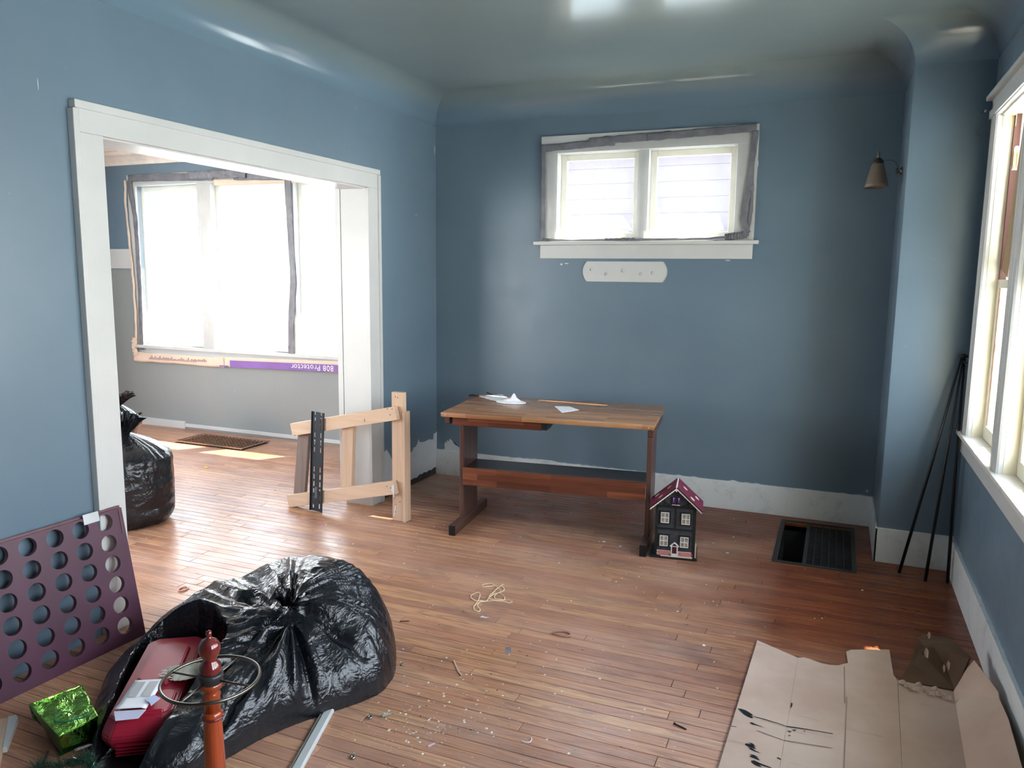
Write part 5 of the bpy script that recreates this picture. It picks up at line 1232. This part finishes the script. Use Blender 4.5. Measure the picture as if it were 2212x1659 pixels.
def bit(name, label, cat, loc, rz, mbf, mat, group=None):
    t = thing(name, label, cat, loc, rz, group); mbf().build(name.split('_')[-1]+'_body', mat, t, smooth=False); return t
def flat(P, h, curl=0):
    def f():
        mb = MB(); mb.prism(P, .0005, .0005+h, lambda u, v, q: (u, v, q+curl*(u*u+v*v)*60)); return mb
    return f
bit('paper_scrap', 'small torn white label just below the tangled string', 'paper scrap', (1.45, -2.225, 0), .1, flat([(-.018, -.008), (-.014, .010), (.004, .004), (.022, .006), (.006, -.006), (-.006, -.002)], .001, .02), M_paper)
bit('grey_tape', 'small grey tape rectangle stuck to the floor', 'tape', (1.675, -2.47, 0), .35, flat([(-.011, -.025), (-.013, .025), (.011, .024), (.013, -.026)], .0006), M_tape)
bit('wooden_stick', 'thin pale wooden stick on the floor near the cardboard corner', 'stick', (2.52, -1.955, 0), .22, flat([(-.026, -.0016), (-.026, .0016), (.026, .0016), (.026, -.0016)], .0025), M_pine)
bit('wood_sliver', 'long curved brown splinter on the floor right of the big trash bag', 'splinter', (1.545, -2.70, 0), -.72, flat([(-.065, .012), (-.02, .004), (.03, -.004), (.062, -.004), (.058, .002), (.03, .003), (-.02, .011), (-.062, .018)], .004), M_pine)
bit('pink_clip', 'small pink plastic clip among the crumbs below the bag', 'clip', (1.70, -3.19, 0), 1.05, flat([(-.014, -.0035), (-.014, .002), (.014, .0035), (.014, -.0015)], .004), simple('pink_plastic', srgb(222, 190, 206), .4))
bit('orange_ring', 'small orange plastic ring on the floor above the big trash bag', 'ring', (-.055, -2.555, 0), .2, lambda: MB().tube([(.022*math.cos(a)*(1 if abs(math.cos(a)) < .7 else .9), .028*math.sin(a), .004) for a in [i*2*PI/20 for i in range(20)]], .0032, 6, closed=True), simple('orange_plastic', srgb(206, 138, 112), .4))
bit('yellow_scrap', 'tiny yellow scrap on the far room floor in front of its register', 'scrap', (-1.76, -.655, 0), 0, flat([(-.02, -.01), (-.01, .014), (.018, .010), (.022, -.008)], .006, .02), simple('yellow_plastic', srgb(240, 190, 40), .5))
bit('white_curl', 'curled white plastic shaving on the floor left of the cardboard', 'shaving', (1.99, -3.04, 0), .3, lambda: MB().tube(spline([(-.02, 0, .002), (-.008, -.008, .003), (.008, -.006, .004), (.014, .006, .006), (.011, .02, .004)], 5), .0022, 5), M_paper)
for i, (x, y, lb) in enumerate(((1.42, -3.136, 'round metal nut beside the top end of the white strip'), (1.497, -3.355, 'round metal nut near the lower part of the white strip'))):
    t = thing('metal_nut', lb, 'nut', (x, y, 0)); mb = MB(); mb.lathe([(.004, .0005), (.009, .0005), (.0098, .003), (.009, .007), (.004, .007), (.004, .0005)], 18, cap=False); mb.build('nut_body', M_chrome, t, smooth=True)
bit('wall_plug', 'grey wall plug lying on the floor beside the metal nut', 'wall plug', (1.468, -3.10, 0), .95, lambda: MB().tube([(-.018, 0, .005), (.018, 0, .0045)], [.005, .0035], 8), simple('grey_plastic', srgb(150, 148, 130), .6))
for x, y, lb, sz in ((1.673, -1.0, 'bright white paper chip on the floor under the right half of the desk', .014), (1.78, -1.035, 'small white chip near the right foot of the desk', .009), (2.375, -.885, 'curled white chip between dollhouse and floor register', .012), (2.432, -2.09, 'white plaster chip near the upper left of the cardboard', .011), (1.54, -1.435, 'pale chip on the floor in front of the desk', .008), (1.89, -2.60, 'small brown crumb in the open floor', .006), (3.08, -1.15, 'pale chip between the register and the corner tripod', .009)):
    r = random.Random(int(x*100)); P = [(sz*r.uniform(.5, 1)*math.cos(k*PI/3), sz*r.uniform(.4, .9)*math.sin(k*PI/3)) for k in range(6)]
    bit('paint_chip', lb, 'chip', (x, y, 0), r.random()*3, flat(P, .0018, .05), M_paper)
# uncountable crumbs
def crumbs(name, mat, cnt, seed, clusters, lo, hi):
    r = random.Random(seed); mb = MB(); k = 0
    while k < cnt:
        c = r.choice(clusters); x, y = r.gauss(c[0], c[2]), r.gauss(c[1], c[3]); s_ = lo*(hi/lo)**(r.random()**2.2)
        if x > 3.45 or y > -.03 and x > -.1 or x < -3.9 or y > .4 or HX0-.03 < x < HX1+.03 and HY0-.05 < y < HY1+.05: continue
        if -.3 < x < .1 and not -2.85 < y < -1.05: continue
        if x < -.3 and y < -4: continue
        n = r.randint(4, 6); a0 = r.random()*6; z = .0006; P = [(x+s_*r.uniform(.4, 1)*math.cos(a0+i*2*PI/n), y+s_*r.uniform(.4, 1)*math.sin(a0+i*2*PI/n)) for i in range(n)]
        h = s_*r.uniform(.15, .6); vs = [mb.b.verts.new((*p, z)) for p in P]; tp = mb.b.verts.new((x, y, z+h))
        for i in range(n): mb.b.faces.new((vs[i], vs[(i+1) % n], tp))
        k += 1
    o = mb.build(name, mat, None, recalc=False); return o
CL = [(1.62, -3.12, .18, .13), (1.62, -3.12, .10, .10), (1.55, -2.8, .2, .12), (1.8, -2.3, .8, .6), (1.6, -1.2, .8, .5), (.2, -1.9, .7, .6), (-1.2, -1.2, .9, .6), (2.6, -1.2, .5, .6), (2.0, -2.8, .4, .3)]
tag(crumbs('pale_crumbs', simple('plaster_crumb', srgb(236, 230, 218), .8, var=.1), 1300, 1, CL, .0014, .0085), 'scattered pale plaster crumbs and paint flakes over the wooden floor', 'crumbs', kind='stuff')
tag(crumbs('dark_crumbs', simple('dark_crumb', srgb(50, 36, 30), .8), 190, 2, CL, .0015, .0065), 'scattered dark crumbs and grit over the wooden floor', 'grit', kind='stuff')
